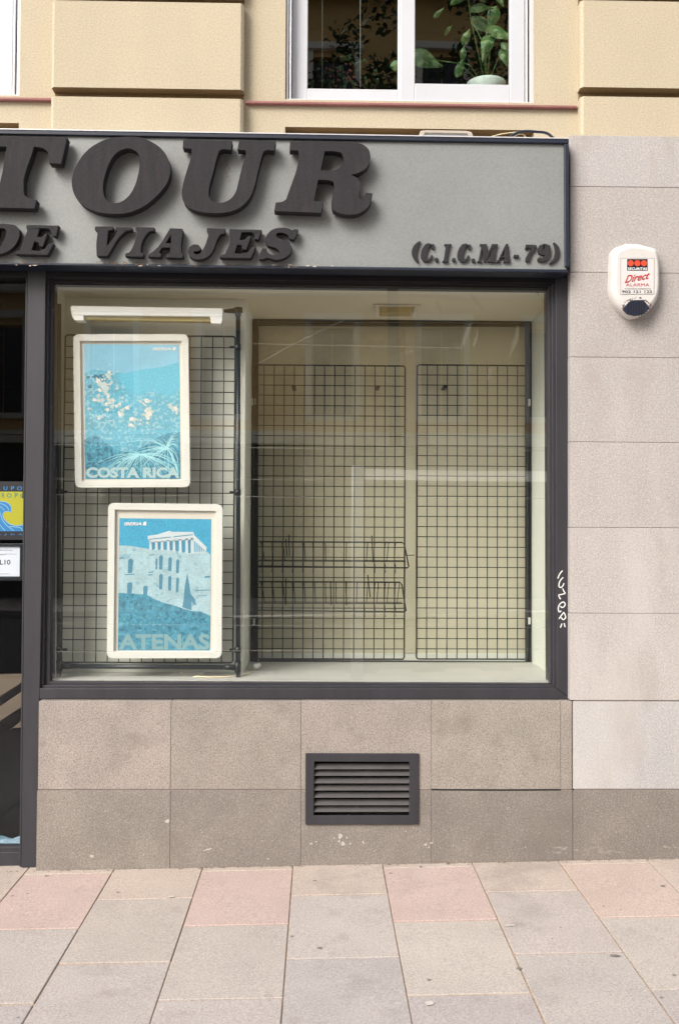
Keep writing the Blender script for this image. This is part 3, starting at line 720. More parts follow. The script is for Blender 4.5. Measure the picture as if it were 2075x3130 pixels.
tag(part('grid_hook', M['black'], None, hooks), 'small black hooks holding the wire grids to the tan board', 'hooks')

# ---- brochure racks
def rack(yt, ym, yb, yp, xe, xs_, seed, label):
    xl_ = at(792, yt, YG)[0]; xr_ = at(xe, yt, YG-.02)[0]
    zt = at(1000, yt, YG-.02)[1]; zm = at(1000, ym, YG-.09)[1]; zb = at(1000, yb, YG-.12)[1]; zp = at(1000, yp, YG-.125)[1]
    t = empty('brochure_rack', ((xl_+xr_)/2, YG-.06, zb), label, 'rack', 'wire brochure racks on the wire grid')
    ya, ym_, yb_ = YG-.018, YG-.05, YG-.12
    b = MB()
    q = random.Random(seed)
    b.tube([(xl_, ya, zt), (xr_-.01, ya, zt), (xr_, ya, zt-.012), (xr_+.012, yb_, zb), (xr_+.006, yb_, zb-.006), (xl_, yb_, zb)], .0036, 8)
    b.tube([(xl_, ym_, zm), (xr_+.004, ym_, zm)], .0024, 6)
    b.tube([(xl_, ya, zm+.004), (xr_, ya, zm+.004)], .002, 6)
    b.build('outer_wire', M['wire'], t)
    b = MB(); n = int((xr_-xl_)/.0505)
    for k in range(n+1):
        x = xl_+.02+k*.0505
        if x > xr_-.01: break
        xo = (k-n/2)*.0012
        b.tube([(x+xo, ya-.002, zt), (x, ym_, zm), (x, yb_, zb), (x, yb_-.003, zp)], .0022, 6)
        if k % 2 == 0 or seed == 2: b.tube([(x+.012+xo*2, ya-.004, zt-.002), (x+.012, ym_-.002, zm)], .0018, 6)
    b.build('cross_wires', M['wire'], t)
    b = MB()
    for x, y0_, y1_, dx in xs_:
        b.tube([xz(x, y0_, YG-.03), xz(x+dx, y1_, YG-.06)], .0026, 6)
    b.build('divider', M['wire'], t)
rack(1657, 1716, 1731, 1750, 1236, [(883, 1635, 1700, 2), (1136, 1637, 1718, 4), (874, 1648, 1700, 3)], 1, 'upper wire brochure rack hooked on the grid at mid height')
rack(1779, 1846, 1866, 1885, 1228, [(1124, 1758, 1825, 7), (874, 1768, 1850, 0), (1010, 1776, 1850, 2), (1057, 1776, 1850, 2)], 2, 'lower wire brochure rack hooked on the grid below another rack')
cb = MB(); cb.tube([xz(1236, 1697, YG), xz(1266, 1697, YG-.06)], .0022, 6)
tag(cb.build('display_hook', M['black']), 'single black hook between the two wire grids', 'hook')

# ---- black tube stand with fittings
YT = .155
st = empty('tube_stand', xz(460, 2090, YT), 'black tubular stand framing the grid with the two posters', 'stand')
st.location.z = fz
pR = [(728, 950), (727, 1500), (730, 2070)]; pL = [(181, 1003), (181, 1500), (184, 2070)]
def pole(b, x0, xb, yt):
    a_ = at(x0, yt, YT); c_ = at(xb, 2060, YT)
    b.tube([(a_[0], YT, a_[1]), (c_[0], YT, fz)], .0108, 14)
part('pole', M['tube'], st, lambda b: pole(b, 728, 728, 948))
part('pole', M['tube'], st, lambda b: pole(b, 181, 181, 930), )
part('cross_tube', M['tube'], st, lambda b: b.tube([xz(183, 2036, YT), xz(728, 2040, YT)], .0105, 14))
def joints(b):
    b.tube([xz(741, 948, YT), xz(716, 949, YT)], .014, 12)
    b.tube([xz(716, 950, YT), xz(684, 951, YT)], [.013, .007], 12)
    b.tube([xz(728, 940, YT), xz(728, 966, YT)], .0135, 12)
    b.tube([xz(727, 2022, YT), xz(727, 2056, YT)], .0140, 12)
    b.tube([xz(720, 2040, YT), xz(684, 2039, YT)], [.014, .0115], 12)
    b.tube([xz(182, 2020, YT), xz(182, 2052, YT)], .0140, 12)
    b.tube([xz(190, 2036, YT), xz(222, 2036, YT)], [.014, .0115], 12)
part('elbow_joint', M['black'], st, joints)
for x, y in ((727, 1061), (727, 1505), (727, 1986), (182, 1503), (182, 1985)):
    sgn = -1 if x > 400 else 1
    def cl(b, x=x, y=y, sgn=sgn):
        b.tube([xz(x, y-9, YT), xz(x, y+9, YT)], .0142, 12)
        b.tube([xz(x, y, YT), xz(x+sgn*23, y, YQ-.004)], .006, 8)
    part('clamp', M['black'], st, cl)

# ---- poster frames
def rounded(q, r, n=5):
    """rounded quadrilateral in px; q clockwise from top left"""
    out = []
    for i in range(4):
        p0, p1, p2 = Vector(q[i-1]), Vector(q[i]), Vector(q[(i+1) % 4])
        a_ = p1+(p0-p1).normalized()*r; c_ = p1+(p2-p1).normalized()*r
        for k in range(n+1):
            t = k/n; v = a_*(1-t)**2+p1*2*t*(1-t)+c_*t*t; out.append((v.x, v.y))
    return out
def inset(q, d):
    c = [sum(p[k] for p in q)/4 for k in (0, 1)]
    return [(x+d*(1 if x < c[0] else -1), y+d*(1 if y < c[1] else -1)) for x, y in q]
YF = .125
def poster_frame(q, art, label):
    t = empty('framed_poster', xz((q[2][0]+q[3][0])/2, q[2][1], YF+.02), label, 'poster', 'framed travel posters in the display case')
    # profile: raised rounded bar, four mitred sides; built as nested steps
    b = MB(); w = 21
    b.pp([rounded(q, 20), inset(q, w)], YF+.004, YF+.03)
    f = b.build('frame', M['snap'], t, bevel=.005, seg=3)
    b = MB(); iq = inset(q, w)
    for i in range(4):
        o_, p_ = q[i], iq[i]
        dx = 1 if o_[0] < p_[0] else -1; dy = 1 if o_[1] < p_[1] else -1
        b.ribbon([(o_[0]+dx*2, p_[1]), (p_[0], p_[1])], 1.3, YF+.0034)
    b.build('mitre', M['mount'], f, fix=False)
    part('backing', M['mount'], t, lambda b: b.pp(inset(q, w-2), YF+.018, YF+.028))
    part('poster', art, t, lambda b: None) if False else None
    return t
q1 = [(224, 1021), (576, 1021), (582, 1489), (230, 1491)]
q2 = [(331, 1537), (681, 1541), (678, 2012), (327, 2013)]
t1_ = poster_frame(q1, None, 'framed blue poster of white flowers reading COSTA RICA')
t2_ = poster_frame(q2, None, 'framed blue poster of a ruined temple reading ATENAS')
YA = YF+.017
p1m = mat('flower_print', lin((106, 180, 204)), .4, fine=.22, fscale=160, coarse=.14, cscale=7, tint=True,
          speck=[(lin((186, 220, 230)), 75, .55, .5), (lin((84, 172, 205)), 60, .60, .5)])
art1 = [(258, 1052), (548, 1054), (553, 1464), (262, 1465)]
pst = part('poster', p1m, t1_, lambda b: b.sheet(art1, YA), fix=False)
flat('print_pale', (150, 195, 215)); flat('print_hill', (104, 190, 216), fine=.15, fscale=120); flat('print_blade', (176, 232, 242))
flat('print_dark', (62, 120, 146), fine=.2, fscale=120); flat('print_petal', (228, 222, 214), fine=.08, fscale=160); flat('print_grey', (132, 170, 177), fine=.08, fscale=200)
flat('print_white', (232, 236, 236))
pale = mat('print_sky', lin((138, 196, 222)), .5, fine=.06, fscale=150, coarse=.1, cscale=8)
part('sky_area', pale, pst, lambda b: b.sheet([(258.4, 1052.4), (547.6, 1054.4), (548.5, 1112), (500, 1122), (430, 1130), (380, 1142), (330, 1136), (290, 1128), (258.8, 1140)], YA-.0004), fix=False)
part('hill_area', M['print_hill'], pst, lambda b: b.sheet([(360, 1146), (430, 1130), (500, 1121), (548.6, 1106), (549.5, 1190), (520, 1210), (470, 1196), (420, 1205), (380, 1180)], YA-.0006), fix=False)
rp = random.Random(11)
def petals(b):
    for (cx_, cy_, sx, sy, n) in ((325, 1180, 26, 55, 48), (345, 1235, 26, 20, 26), (310, 1275, 22, 10, 14), (450, 1260, 16, 50, 42), (420, 1290, 24, 14, 16), (535, 1250, 16, 14, 14), (275, 1247, 8, 6, 6), (372, 1262, 14, 12, 12)):
        for k in range(n):
            x = min(max(rp.gauss(cx_, sx*.6), 266), 541); y = rp.gauss(cy_, sy*.6); q = rp.random()**2
            b_ = (.72, .88, .93) if k % 3 else (1, 1, 1)
            blob(b, x, y, 2+q*7, 2+q*6, YA-.0008-k*.000004, rp, 8, b_)
part('flower_shapes', M['print_petal'], pst, petals, fix=False)
def darks(b):
    for k in range(46):
        x = rp.choice((rp.uniform(268, 330), rp.uniform(440, 546))); y = rp.uniform(1385, 1460) if x > 400 else rp.choice((rp.uniform(1150, 1180), rp.uniform(1370, 1440)))
        blob(b, x, y, rp.uniform(4, 12), rp.uniform(3, 9), YA-.0007-k*.000002, rp, 8)
part('undergrowth', mat('undergrowth_print', lin((78, 150, 176)), .5, fine=.2, fscale=140, coarse=.2, cscale=25, speck=[(lin((48, 96, 120)), 50, .55, .7), (lin((120, 196, 214)), 70, .58, .6)]), pst,
     lambda b: b.sheet(smooth_path([(259, 1345), (285, 1330), (320, 1350), (350, 1372), (390, 1380), (430, 1370), (470, 1345), (510, 1325), (550, 1320), (552.4, 1463.4), (262.4, 1464.4)], 2, True, 60), YA-.0005), fix=False)
part('shade_shapes', M['print_dark'], pst, darks, fix=False)
def blades(b):
    for k in range(96):
        a_ = rp.uniform(math.pi*.85, math.pi*2.05) if k % 3 else rp.uniform(0, math.pi*2); L = rp.uniform(60, 170)
        ox, oy = (430, 1388) if k % 2 else (512, 1370)
        ex = min(max(ox+L*math.cos(a_), 266), 546); ey = min(max(oy+L*.45*abs(math.sin(a_))*(1 if k % 4 else -1)+rp.uniform(0, 40), 1300), 1458)
        b.ribbon([(ox, oy), ((ox+ex)/2, (oy+ey)/2-rp.uniform(6, 18)), (ex, ey)], lambda t: 1.9*(1-t*.7), YA-.0011-k*.000003)
part('grass_shapes', M['print_blade'], pst, blades, fix=False)
flat('print_title', (178, 206, 210), fine=.08, fscale=200)
text('lettering', 'COSTA RICA', (264, 1428, 549, 1461), YA-.0016, M['print_title'], pst, bold=.05, thick=0, rot=0)
def airline(x0, y0, x1, y1, par):
    text('airline_name', 'IBERIA', (x0, y0+2, x1-14, y1), YA-.0015, M['print_white'], par, shear=.25, bold=.03, thick=0)
    part('airline_mark', M['print_white'], par, lambda b: b.sheet([(x1-11, y1), (x1-9, y0+3), (x1-4, y0), (x1, y0), (x1, y1)], YA-.0015), fix=False)
airline(466, 1060, 538, 1071, pst)
# second poster
art2 = [(366, 1584), (646, 1587), (642, 1988), (361, 1988)]
p2m = mat('sky_print', lin((74, 168, 206)), .5, fine=.16, fscale=150, coarse=.06, cscale=4)
ps2 = part('poster', p2m, t2_, lambda b: b.sheet(art2, YA), fix=False)
def q2p(*pts, oy=1530): return [(320+x/4.126, oy+y/4.126) for x, y in pts]
rock = mat('rock_print', lin((172, 202, 212)), .5, fine=.14, fscale=140, coarse=.14, cscale=14,
           speck=[(lin((120, 170, 190)), 34, .63, .6)])
part('rock_area', rock, ps2, lambda b: b.sheet(q2p((188, 565), (300, 568), (420, 585), (560, 610), (700, 610), (1050, 650), (1290, 640), (1334, 685)) + [(644.5, 1780), (643, 1900), (600, 1900), (363, 1850)], YA-.0004), fix=False)
flat('temple_print', (206, 218, 224), fine=.1, fscale=200); flat('shade_print', (84, 142, 168), fine=.1, fscale=160)
def temple(b):
    b.sheet(q2p((545, 445), (660, 430), (820, 380), (850, 395), (1120, 395), (1135, 440), (1115, 490), (560, 530), (565, 500), (548, 490)), YA-.0008)
    for x, y1_ in ((565, 620), (640, 625), (712, 625), (790, 630), (862, 640), (940, 655), (1022, 665), (1088, 668)):
        b.sheet(q2p((x, 520-(x-565)*.09), (x+28, 518-(x-565)*.09), (x+34, y1_), (x, y1_)), YA-.0008)
    b.sheet(q2p((1135, 440), (1290, 590), (1280, 640), (1115, 490)), YA-.0009)
    for k in range(6): b.sheet(q2p((1122+k*27, 500+k*22), (1134+k*27, 510+k*22), (1136+k*27, 668), (1124+k*27, 668)), YA-.001)
part('temple_shape', M['temple_print'], ps2, temple, fix=False)
def tsh(b):
    for x, y0_, y1_ in ((596, 530, 618), (668, 520, 622), (742, 516, 622), (820, 508, 628), (893, 500, 640), (975, 496, 655), (1052, 490, 662)):
        b.sheet(q2p((x, y0_), (x+36, y0_-4), (x+32, y1_), (x+6, y1_)), YA-.0006)
    b.sheet(q2p((560, 485), (840, 455), (840, 466), (562, 495)), YA-.0011); b.sheet(q2p((870, 452), (1115, 425), (1115, 436), (870, 462)), YA-.0011)
    def arch(x, y, w, h, oy=1530, dx=0):
        b.sheet([(320+(x+a_)/4.126, oy+(y+c_)/4.126) for a_, c_ in ((0, h*.12), (w*.25, 0), (w*.75, 0), (w, h*.12), (w*.8+dx, h), (0+dx, h))], YA-.0006)
    arch(300, 735, 66, 180, dx=-4); arch(690, 690, 48, 180); arch(806, 715, 46, 175); arch(905, 740, 40, 175, dx=-2); arch(645, 730, 25, 140)
    arch(690, 925, 46, 195); arch(804, 950, 42, 185); arch(905, 972, 36, 180, dx=-4); arch(288, 1032, 66, 140); arch(490, 1075, 58, 130)
    for (x, y, w, h) in ((250, 930, 130, 12), (560, 900, 60, 14), (550, 935, 60, 12), (1262, 955, 70, 22), (190, 720, 50, 18), (560, 685, 70, 10), (1150, 1130, 180, 10), (1170, 1200, 120, 8)):
        b.sheet(q2p((x, y), (x+w, y-8), (x+w, y+h-8), (x, y+h)), YA-.0006)
part('arch_shapes', M['shade_print'], ps2, tsh, fix=False)
leafp = mat('shrub_print', lin((76, 146, 172)), .5, fine=.22, fscale=110, coarse=.2, cscale=22, speck=[(lin((46, 96, 120)), 60, .58, .6), (lin((120, 186, 200)), 70, .60, .5)])
part('shrub_area', leafp, ps2, lambda b: b.sheet([(363, 1812), (400, 1814), (450, 1818), (470, 1830), (500, 1842), (530, 1850), (560, 1860), (585, 1868), (610, 1868), (643.5, 1882), (642, 1987.4), (361.4, 1987.4)], YA-.0007), fix=False)
part('cypress_shape', M['shade_print'], ps2, lambda b: b.sheet([(573, 1752), (579, 1785), (583, 1815), (597, 1832), (600, 1850), (592, 1848), (586, 1838), (586, 1866), (558, 1856), (562, 1830), (565, 1795)], YA-.0009), fix=False)
text('lettering', 'ATENAS', (363, 1938, 642, 1986), YA-.0015, M['print_grey'], ps2, bold=.035, thick=0)
airline(380, 1594, 448, 1606, ps2)

# ---- fluorescent lamp above the posters
YL = .072
lp = empty('strip_lamp', xz(450, 985, YL+.02), 'long white fluorescent lamp fixed above the framed posters', 'lamp')
part('housing', M['white_plastic'], lp, lambda b: b.pp([(216, 939), (221, 934), (679, 942), (682, 945), (681, 968), (220, 963)], YL, YL+.05), bevel=.004, seg=3)
part('housing_rib', M['white_plastic'], lp, lambda b: b.pp([(218, 947), (681, 955), (681, 957), (218, 949.5)], YL-.002, YL+.01))
part('end_cap', M['white_plastic'], lp, lambda b: b.pp([(217, 952), (256, 956), (258, 980), (228, 979), (222, 968)], YL+.002, YL+.055), bevel=.003)
part('end_cap', M['white_plastic'], lp, lambda b: b.pp([(642, 962), (681, 962), (680, 983), (676, 990), (645, 988)], YL+.002, YL+.055), bevel=.003)
part('lamp_lens', M['lamp_lens'], lp, lambda b: b.pp([(256, 963), (643, 969), (643, 984), (256, 977)], YL+.016, YL+.05), bevel=.004)
# ---- small ceiling lamp
cl_ = empty('ceiling_lamp', (*[at(1215, 940, .42)[0]], .42, cz), 'small caged ceiling lamp with a brown lens in the display case', 'lamp')
YC = .36
part('housing', M['mount'], cl_, lambda b: b.pp([(1140, 931), (1285, 931), (1284, 936), (1141, 936)], YC, YC+.01, Ym=YC), bevel=.001)
part('bracket', M['mount'], cl_, lambda b: (b.pp([(1149, 936), (1156, 936), (1158, 953), (1150, 953)], YC, YC+.12), b.pp([(1268, 936), (1275, 936), (1273, 953), (1265, 953)], YC, YC+.12)), bevel=.001)
part('lamp_lens', M['lamp_lens'], cl_, lambda b: b.pp([(1162, 938), (1262, 938), (1260, 954), (1164, 954)], YC+.01, YC+.10), bevel=.004)
# ---- cable on the case floor
cb = MB(); pts = [xz(548, 2050, .26), xz(562, 2062, .24), xz(580, 2072, .2)]
f3 = lambda px, Y: Vector((at(px, 2060, Y)[0], Y, fz+.004))
pts += [f3(600, .15), f3(640, .13), f3(690, .14), f3(740, .18), f3(765, .27), f3(780, .36)]
cb.tube(pts, .0036, 8)
cbo = cb.build('lamp_cable', M['cable']); tag(cbo, 'cream cable lying along the case floor below the posters', 'cable')
pl = MB(); p_ = f3(784, .40)
pl.tube([p_+Vector((0, -.012, .002)), p_+Vector((0, -.012, .026))], [.016, .013], 12); pl.tube([p_+Vector((-.012, 0, .014)), p_+Vector((.018, .0, .02))], .010, 10)
tag(pl.build('cable_plug', M['snap']), 'cream round plug lying on the case floor by the white partition', 'plug')

# ================================================================== ALARM BOX
ab = empty('alarm_box', xz(1938, 972, SY), 'white and orange-stained alarm siren box on the pale stone wall', 'alarm')
out = [(1877,758.6),(1990,757),(2001,761),(2008,780),(2011,800),(2012.5,845),(2011,891),(2004,920),(1982,949),(1953,968),(1929.6,972.7),(1903,958),(1877,929.6),(1865,898.5),(1863,845),(1865,795.7),(1870,764.6)]
outer = smooth_path(out, 3, True, 45)
cxm = sum(p[0] for p in outer)/len(outer); cym = sum(p[1] for p in outer)/len(outer)
def sc(pts, s, oy=0, ox=0): return [(cxm+(x-cxm)*s+ox, cym+(y-cym)*s+oy) for x, y in pts]
def alarm_shell(b):
    rings = [(1.0, SY-.001, 0), (1.0, SY-.035, 0), (.97, SY-.047, 0), (.90, SY-.056, 1), (.82, SY-.059, 2)]
    n = len(outer); vs = []
    for s_, y_, ox in rings: vs += [(lambda p: (p[0], y_, p[1]))(at(x, y, SY-.035)) for x, y in sc(outer, s_, -ox, ox*1.2)]
    fs = []
    for r in range(len(rings)-1):
        for i in range(n):
            j = (i+1) % n; fs.append((r*n+i, r*n+j, (r+1)*n+j, (r+1)*n+i))
    b.add(vs, fs, smooth=True)
    loop = [(v[0], v[2]) for v in vs[-n:]]
    for t in tessellate_polygon([[Vector((p[0], p[1], 0)) for p in loop]]): b.add([vs[(len(rings)-1)*n+i] for i in t], [(0, 1, 2)])
part('shell', M['alarm'], ab, alarm_shell)
flat('sticker', (205, 201, 199)); flat('navy_ink', (16, 15, 30)); flat('orange_ink', (208, 72, 44)); flat('red_ink', (176, 52, 46)); flat('grey_ink', (84, 78, 80))
YS = SY-.0600
stk = part('sticker', M['sticker'], ab, lambda b: b.pp([(1895, 789), (1999, 789), (1998, 899), (1895, 899.5)], YS, YS+.0015))
def sbord(b):
    for p in ([(1895.5, 789.5), (1998.5, 789.5)], [(1998, 789.5), (1997.5, 899)], [(1998, 898.7), (1895.5, 899.2)], [(1895.7, 789.5), (1895.7, 899)]): b.ribbon(p, .8, YS-.0004)
part('sticker_border', M['grey_ink'], stk, sbord, fix=False)
part('logo_plate', M['navy_ink'], stk, lambda b: b.sheet([(1915.3,791.8),(1978,791.8),(1978,827.2),(1915.3,827.2)], YS-.0006), fix=False)
part('logo_discs', M['orange_ink'], stk, lambda b: [b.sheet([(cx_+9.3*math.cos(2*math.pi*k/20), 804.4+9.3*math.sin(2*math.pi*k/20)) for k in range(20)], YS-.0009) for cx_ in (1926.3, 1946.6, 1967)], fix=False)
text('company_name', 'SECURITAS', (1917.5, 817.5, 1976.5, 825.5), YS-.0010, M['print_white'], stk, bold=.02, thick=0)
text('script_word', 'Direct', (1908, 843, 1985, 866), YS-.0010, M['red_ink'], stk, shear=.5, bold=.02, thick=0, rot=-.18)
text('alarm_word', 'ALARMA', (1911.7, 866, 1983.4, 875), YS-.0010, M['red_ink'], stk, thick=0)
text('small_line', 'ATENCION INMEDIATA', (1908, 880.5, 1988, 885), YS-.0010, M['grey_ink'], stk, thick=0)
text('phone_number', '902 121 122', (1899.7, 887.5, 1992, 895.5), YS-.0010, M['navy_ink'], stk, bold=.01, thick=0)
def soot(b):
    for k in range(70):
        a_ = rp.uniform(0, 2*math.pi); blob(b, 1944+43*math.cos(a_)*rp.uniform(.9, 1.05), 938+26*math.sin(a_)*rp.uniform(.85, 1.1), rp.uniform(1.2, 4), rp.uniform(1.2, 3.5), YS+.0009-k*.000004, rp, 7)
part('soot_marks', M['soot'], ab, soot, fix=False)
sirp = [(1927,917.7),(1965.5,916.5),(1976,930),(1984.6,941.6),(1965.5,960.7),(1939,965.5),(1915,959.5),(1902,946),(1914,930)]
sr = part('siren_opening', M['alarm_dark'], ab, lambda b: b.pp(sirp, YS-.0008, YS+.006))
part('siren_fins', M['frame_dark'], sr, lambda b: [b.pp([(x, 922), (x+1.6, 922), (x+1.6, 958), (x, 960)], YS-.003, YS-.0012) for x in (1918, 1926, 1934, 1942, 1950, 1958, 1966)])

# ================================================================== VENT
vt = empty('vent_grille', xz(1106, 2520, SY), 'dark grey louvred vent grille set in the stone base', 'vent')
vo = [(933.7,2303),(1279.5,2304),(1279,2520),(933,2520.7)]; vi = [(960.7,2328),(1251,2329),(1250,2492.5),(959,2493)]
part('frame', M['frame'], vt, lambda b: b.pp([vo, vi], SY-.010, SY+.0), bevel=.002)
part('duct', M['dark_room'], vt, lambda b: b.pp([(940, 2310), (1270, 2310), (1270, 2512), (940, 2512)], SY+.125, SY+.14))
vx0, _ = at(960, 2400, SY); vx1, _ = at(1251, 2400, SY)
M['louvre'] = mat('louvre_grey', (.09, .084, .084), .45, fine=.15, fscale=200, coarse=.15, cscale=10)
for yb_ in (2350, 2370, 2393, 2415, 2437, 2460, 2480.5):
    z = at(1100, yb_, SY-.006)[1]
    b = MB(); Y0 = SY-.006; dz = .017; Y1 = SY+.018
    b.add([(vx0, Y0, z), (vx1, Y0, z), (vx1, Y1, z+dz), (vx0, Y1, z+dz),
           (vx0, Y0, z-.0018), (vx1, Y0, z-.0018), (vx1, Y1, z+dz-.0018), (vx0, Y1, z+dz-.0018)],
          [(0,1,2,3),(4,7,6,5),(0,4,5,1),(1,5,6,2),(2,6,7,3),(3,7,4,0)])
    b.build('louvre', M['louvre'], vt)

# ================================================================== INSIDE THE DOOR
rm = empty('shop_interior', (-2.2, 1.5, .0), 'dark shop interior behind the glass door', 'room')
xd = at(130, 1500, .12)[0]
def room(b):
    z0, z1 = gz(-2, 0)-.02, Z(845, 0, .1)
    b.box(-4.2, xd-.02, 3.4, 3.44, z0, z1); b.box(-4.24, -4.2, .12, 3.44, z0, z1)
    b.box(-4.2, xd-.02, .121, 3.4, z0-.03, z0); b.box(-4.2, xd-.02, .121, 3.4, z1, z1+.03)
    b.box(xd-.05, xd-.02, .121, 3.4, z0, z1)
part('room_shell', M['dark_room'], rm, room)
sw = empty('timber_slats', xz(-50, 2240, .25), 'brown timber boards rising diagonally behind the door glass', 'boards')
part('board', M['beam'], sw, lambda b: b.pp([(-420, 2330), (-14, 2063), (100, 2060), (100, 2066), (-420, 2400)], .25, .28), bevel=.003)
part('board', M['beam'], sw, lambda b: b.pp([(-420, 2450), (0, 2160), (100, 2092), (100, 2140), (-60, 2245), (-420, 2480)], .25, .28), bevel=.003)
part('board', M['beam'], sw, lambda b: b.pp([(30, 2232), (100, 2175), (100, 2222), (40, 2225)], .25, .28), bevel=.003)
mtm = flat('crumpled_foil', (120, 150, 165), fine=.3, fscale=30, bump=.6, bscale=20)
b = MB(); rq = random.Random(2)
n = 16; x0, x1 = at(-200, 2575, .12)[0], at(78, 2575, .12)[0]
zb_ = at(0, 2594, .12)[1]
vs = []
for r_i, yy in enumerate((.085, .11, .14, .17)):
    for i in range(n): vs.append((x0+(x1-x0)*i/(n-1), yy, zb_ + (0 if r_i in (0, 3) else .035+rq.uniform(0, .03))))
b.add(vs, [(r*n+i, r*n+i+1, (r+1)*n+i+1, (r+1)*n+i) for r in range(3) for i in range(n-1)])
b.add([(x0, .085, zb_-.08), (x1, .085, zb_-.08), (x1, .17, zb_-.08), (x0, .17, zb_-.08)] + [vs[0], vs[n-1], vs[4*n-1], vs[3*n]],
      [(0,1,5,4),(1,2,6,5),(2,3,7,6),(3,0,4,7)])
tag(b.build('folded_plastic', mtm, fix=False), 'crumpled pale blue plastic on the floor inside the door', 'plastic')
# sticker on the door glass
YD = .0585
flat('yellow_ink', (158, 156, 20), fine=.05, fscale=200); flat('blue_ink', (28, 112, 168)); flat('pale_blue_ink', (130, 172, 190)); flat('teal_ink', (56, 116, 104)); flat('black_ink', (12, 12, 16))
ds = empty('door_sticker', xz(-20, 1660, YD), 'yellow and blue wave sticker on the door glass', 'sticker')
sb = part('backing', M['black_ink'], ds, lambda b: b.pp([(-170, 1470), (84, 1472), (82, 1650), (-170, 1650)], YD-.0004, YD+.0012))
part('yellow_field', M['yellow_ink'], ds, lambda b: b.sheet([(-130, 1502), (70, 1503), (69, 1522), (84, 1532), (82, 1612), (-130, 1600)], YD-.0009), fix=False)
part('wave', M['blue_ink'], ds, lambda b: b.sheet(smooth_path([(-130, 1560), (-60, 1538), (-20, 1531), (8, 1533), (30, 1540), (37, 1553), (35, 1565), (24, 1563), (12, 1566), (11, 1577), (20, 1592), (34, 1602), (52, 1606), (74, 1604), (81, 1608), (82, 1624), (-130, 1624)], 3, True, 50), YD-.0012), fix=False)
def foam(b):
    for p in ([(-90, 1548), (-40, 1533), (0, 1532), (26, 1538), (36, 1552), (34, 1566)], [(34, 1566), (24, 1563), (13, 1566), (10, 1576), (18, 1592), (34, 1603), (54, 1607), (76, 1604)],
              [(-60, 1556), (-20, 1541), (10, 1541), (24, 1551), (28, 1560)], [(-50, 1566), (-15, 1549), (5, 1550), (14, 1560)], [(-40, 1580), (-10, 1562), (2, 1568), (6, 1584), (22, 1606), (44, 1622)],
              [(-30, 1600), (-12, 1584), (-2, 1600), (16, 1622)], [(30, 1610), (52, 1611), (66, 1615), (70, 1622)], [(-60, 1600), (-30, 1590), (-20, 1610), (-10, 1622)]):
        b.ribbon(p, 1.9, YD-.0015)
part('foam_lines', M['pale_blue_ink'], ds, foam, fix=False)
for ch, x0, x1 in (('G', -68, -55), ('R', -38, -24), ('U', -8+20, 24), ('P', 35, 46), ('O', 53, 69)):
    pass
for ch, x0, x1 in (('G', -49, -36), ('R', -19, -7), ('U', 12, 24), ('P', 35, 45), ('O', 53, 69)):
    text('sticker_letter', ch, (x0-(5 if ch in 'R' else 0), 1486.5, x1, 1498.5), YD-.0010, M['blue_ink'], ds, bold=.02, thick=0)
for ch, x0, x1 in (('E', -62, -50), ('U', -38, -26), ('R', 6, 16), ('O', 22, 37), ('P', 46, 56), ('A', 62, 69), ('R', -16, -6)):
    if ch == 'R' and x0 < 0: continue
    text('sticker_letter', ch, (x0, 1507, x1, 1521.5), YD-.0012, M['teal_ink'], ds, bold=.02, thick=0)
text('sticker_small_print', 'V I A J E S', (-60, 1631, 70, 1637), YD-.0010, M['blue_ink'], ds, thick=0)
# framed certificate
ct = empty('framed_notice', xz(-10, 1775, .075), 'black framed white notice reading L10 behind the door glass', 'notice')
part('frame', M['black'], ct, lambda b: b.pp([[(-160, 1660), (70, 1661), (69, 1775), (-160, 1775)], [(-146, 1671), (61.5, 1671), (60.5, 1762), (-146, 1762)]], .070, .085), bevel=.002)
flat('paper', (236, 236, 242))
pa = part('paper', M['paper'], ct, lambda b: b.pp([(-147, 1670), (62, 1670), (61, 1763), (-147, 1763)], .078, .083))
text('notice_number', 'L10', (1, 1711, 33, 1726), .0775, M['black_ink'], pa, bold=.012, thick=0)
text('notice_heading', 'REGISTRO', (0, 1680, 40, 1684), .0775, M['grey_ink'], pa, thick=0)
part('notice_lines', M['grey_ink'], pa, lambda b: [b.ribbon(p, .9, .0775) for p in ([(-60, 1693.5), (52, 1693.5)], [(2, 1754), (30, 1754.5)], [(-60, 1696), (20, 1696)])], fix=False)

# ================================================================== PLANT IN THE UPPER WINDOW
py_ = .27
pt_ = empty('potted_plant', xz(1485, 262, py_+.1), 'variegated leafy plant in a white pot behind the right sash', 'plant')
pot = MB(); c0 = xz(1485, 226, py_+.1)-Vector((0, 0, .050)); Rr = (X(1550, 230, py_)-X(1424, 230, py_))/2
def ringp(r, z, n=28): return [(c0.x+r*math.cos(2*math.pi*k/n), c0.y+r*math.sin(2*math.pi*k/n), z) for k in range(n)]
zs = [(.62*Rr, c0.z-.16), (.96*Rr, c0.z-.035), (1.0*Rr, c0.z-.012), (.97*Rr, c0.z), (.9*Rr, c0.z-.004), (.86*Rr, c0.z-.02), (.02*Rr, c0.z-.022)]
vs = []
for r, z in zs: vs += ringp(r, z)
pot.add(vs, [(i*28+k, i*28+(k+1) % 28, (i+1)*28+(k+1) % 28, (i+1)*28+k) for i in range(len(zs)-1) for k in range(28)], smooth=True)
pot.build('pot', M['white_plastic'], pt_)
leafm = mat('variegated_leaf', (.10, .19, .055), .45, fine=.1, fscale=100, speck=[((.34, .42, .20), 34, .54, .7), ((.06, .13, .03), 26, .60, .6)])
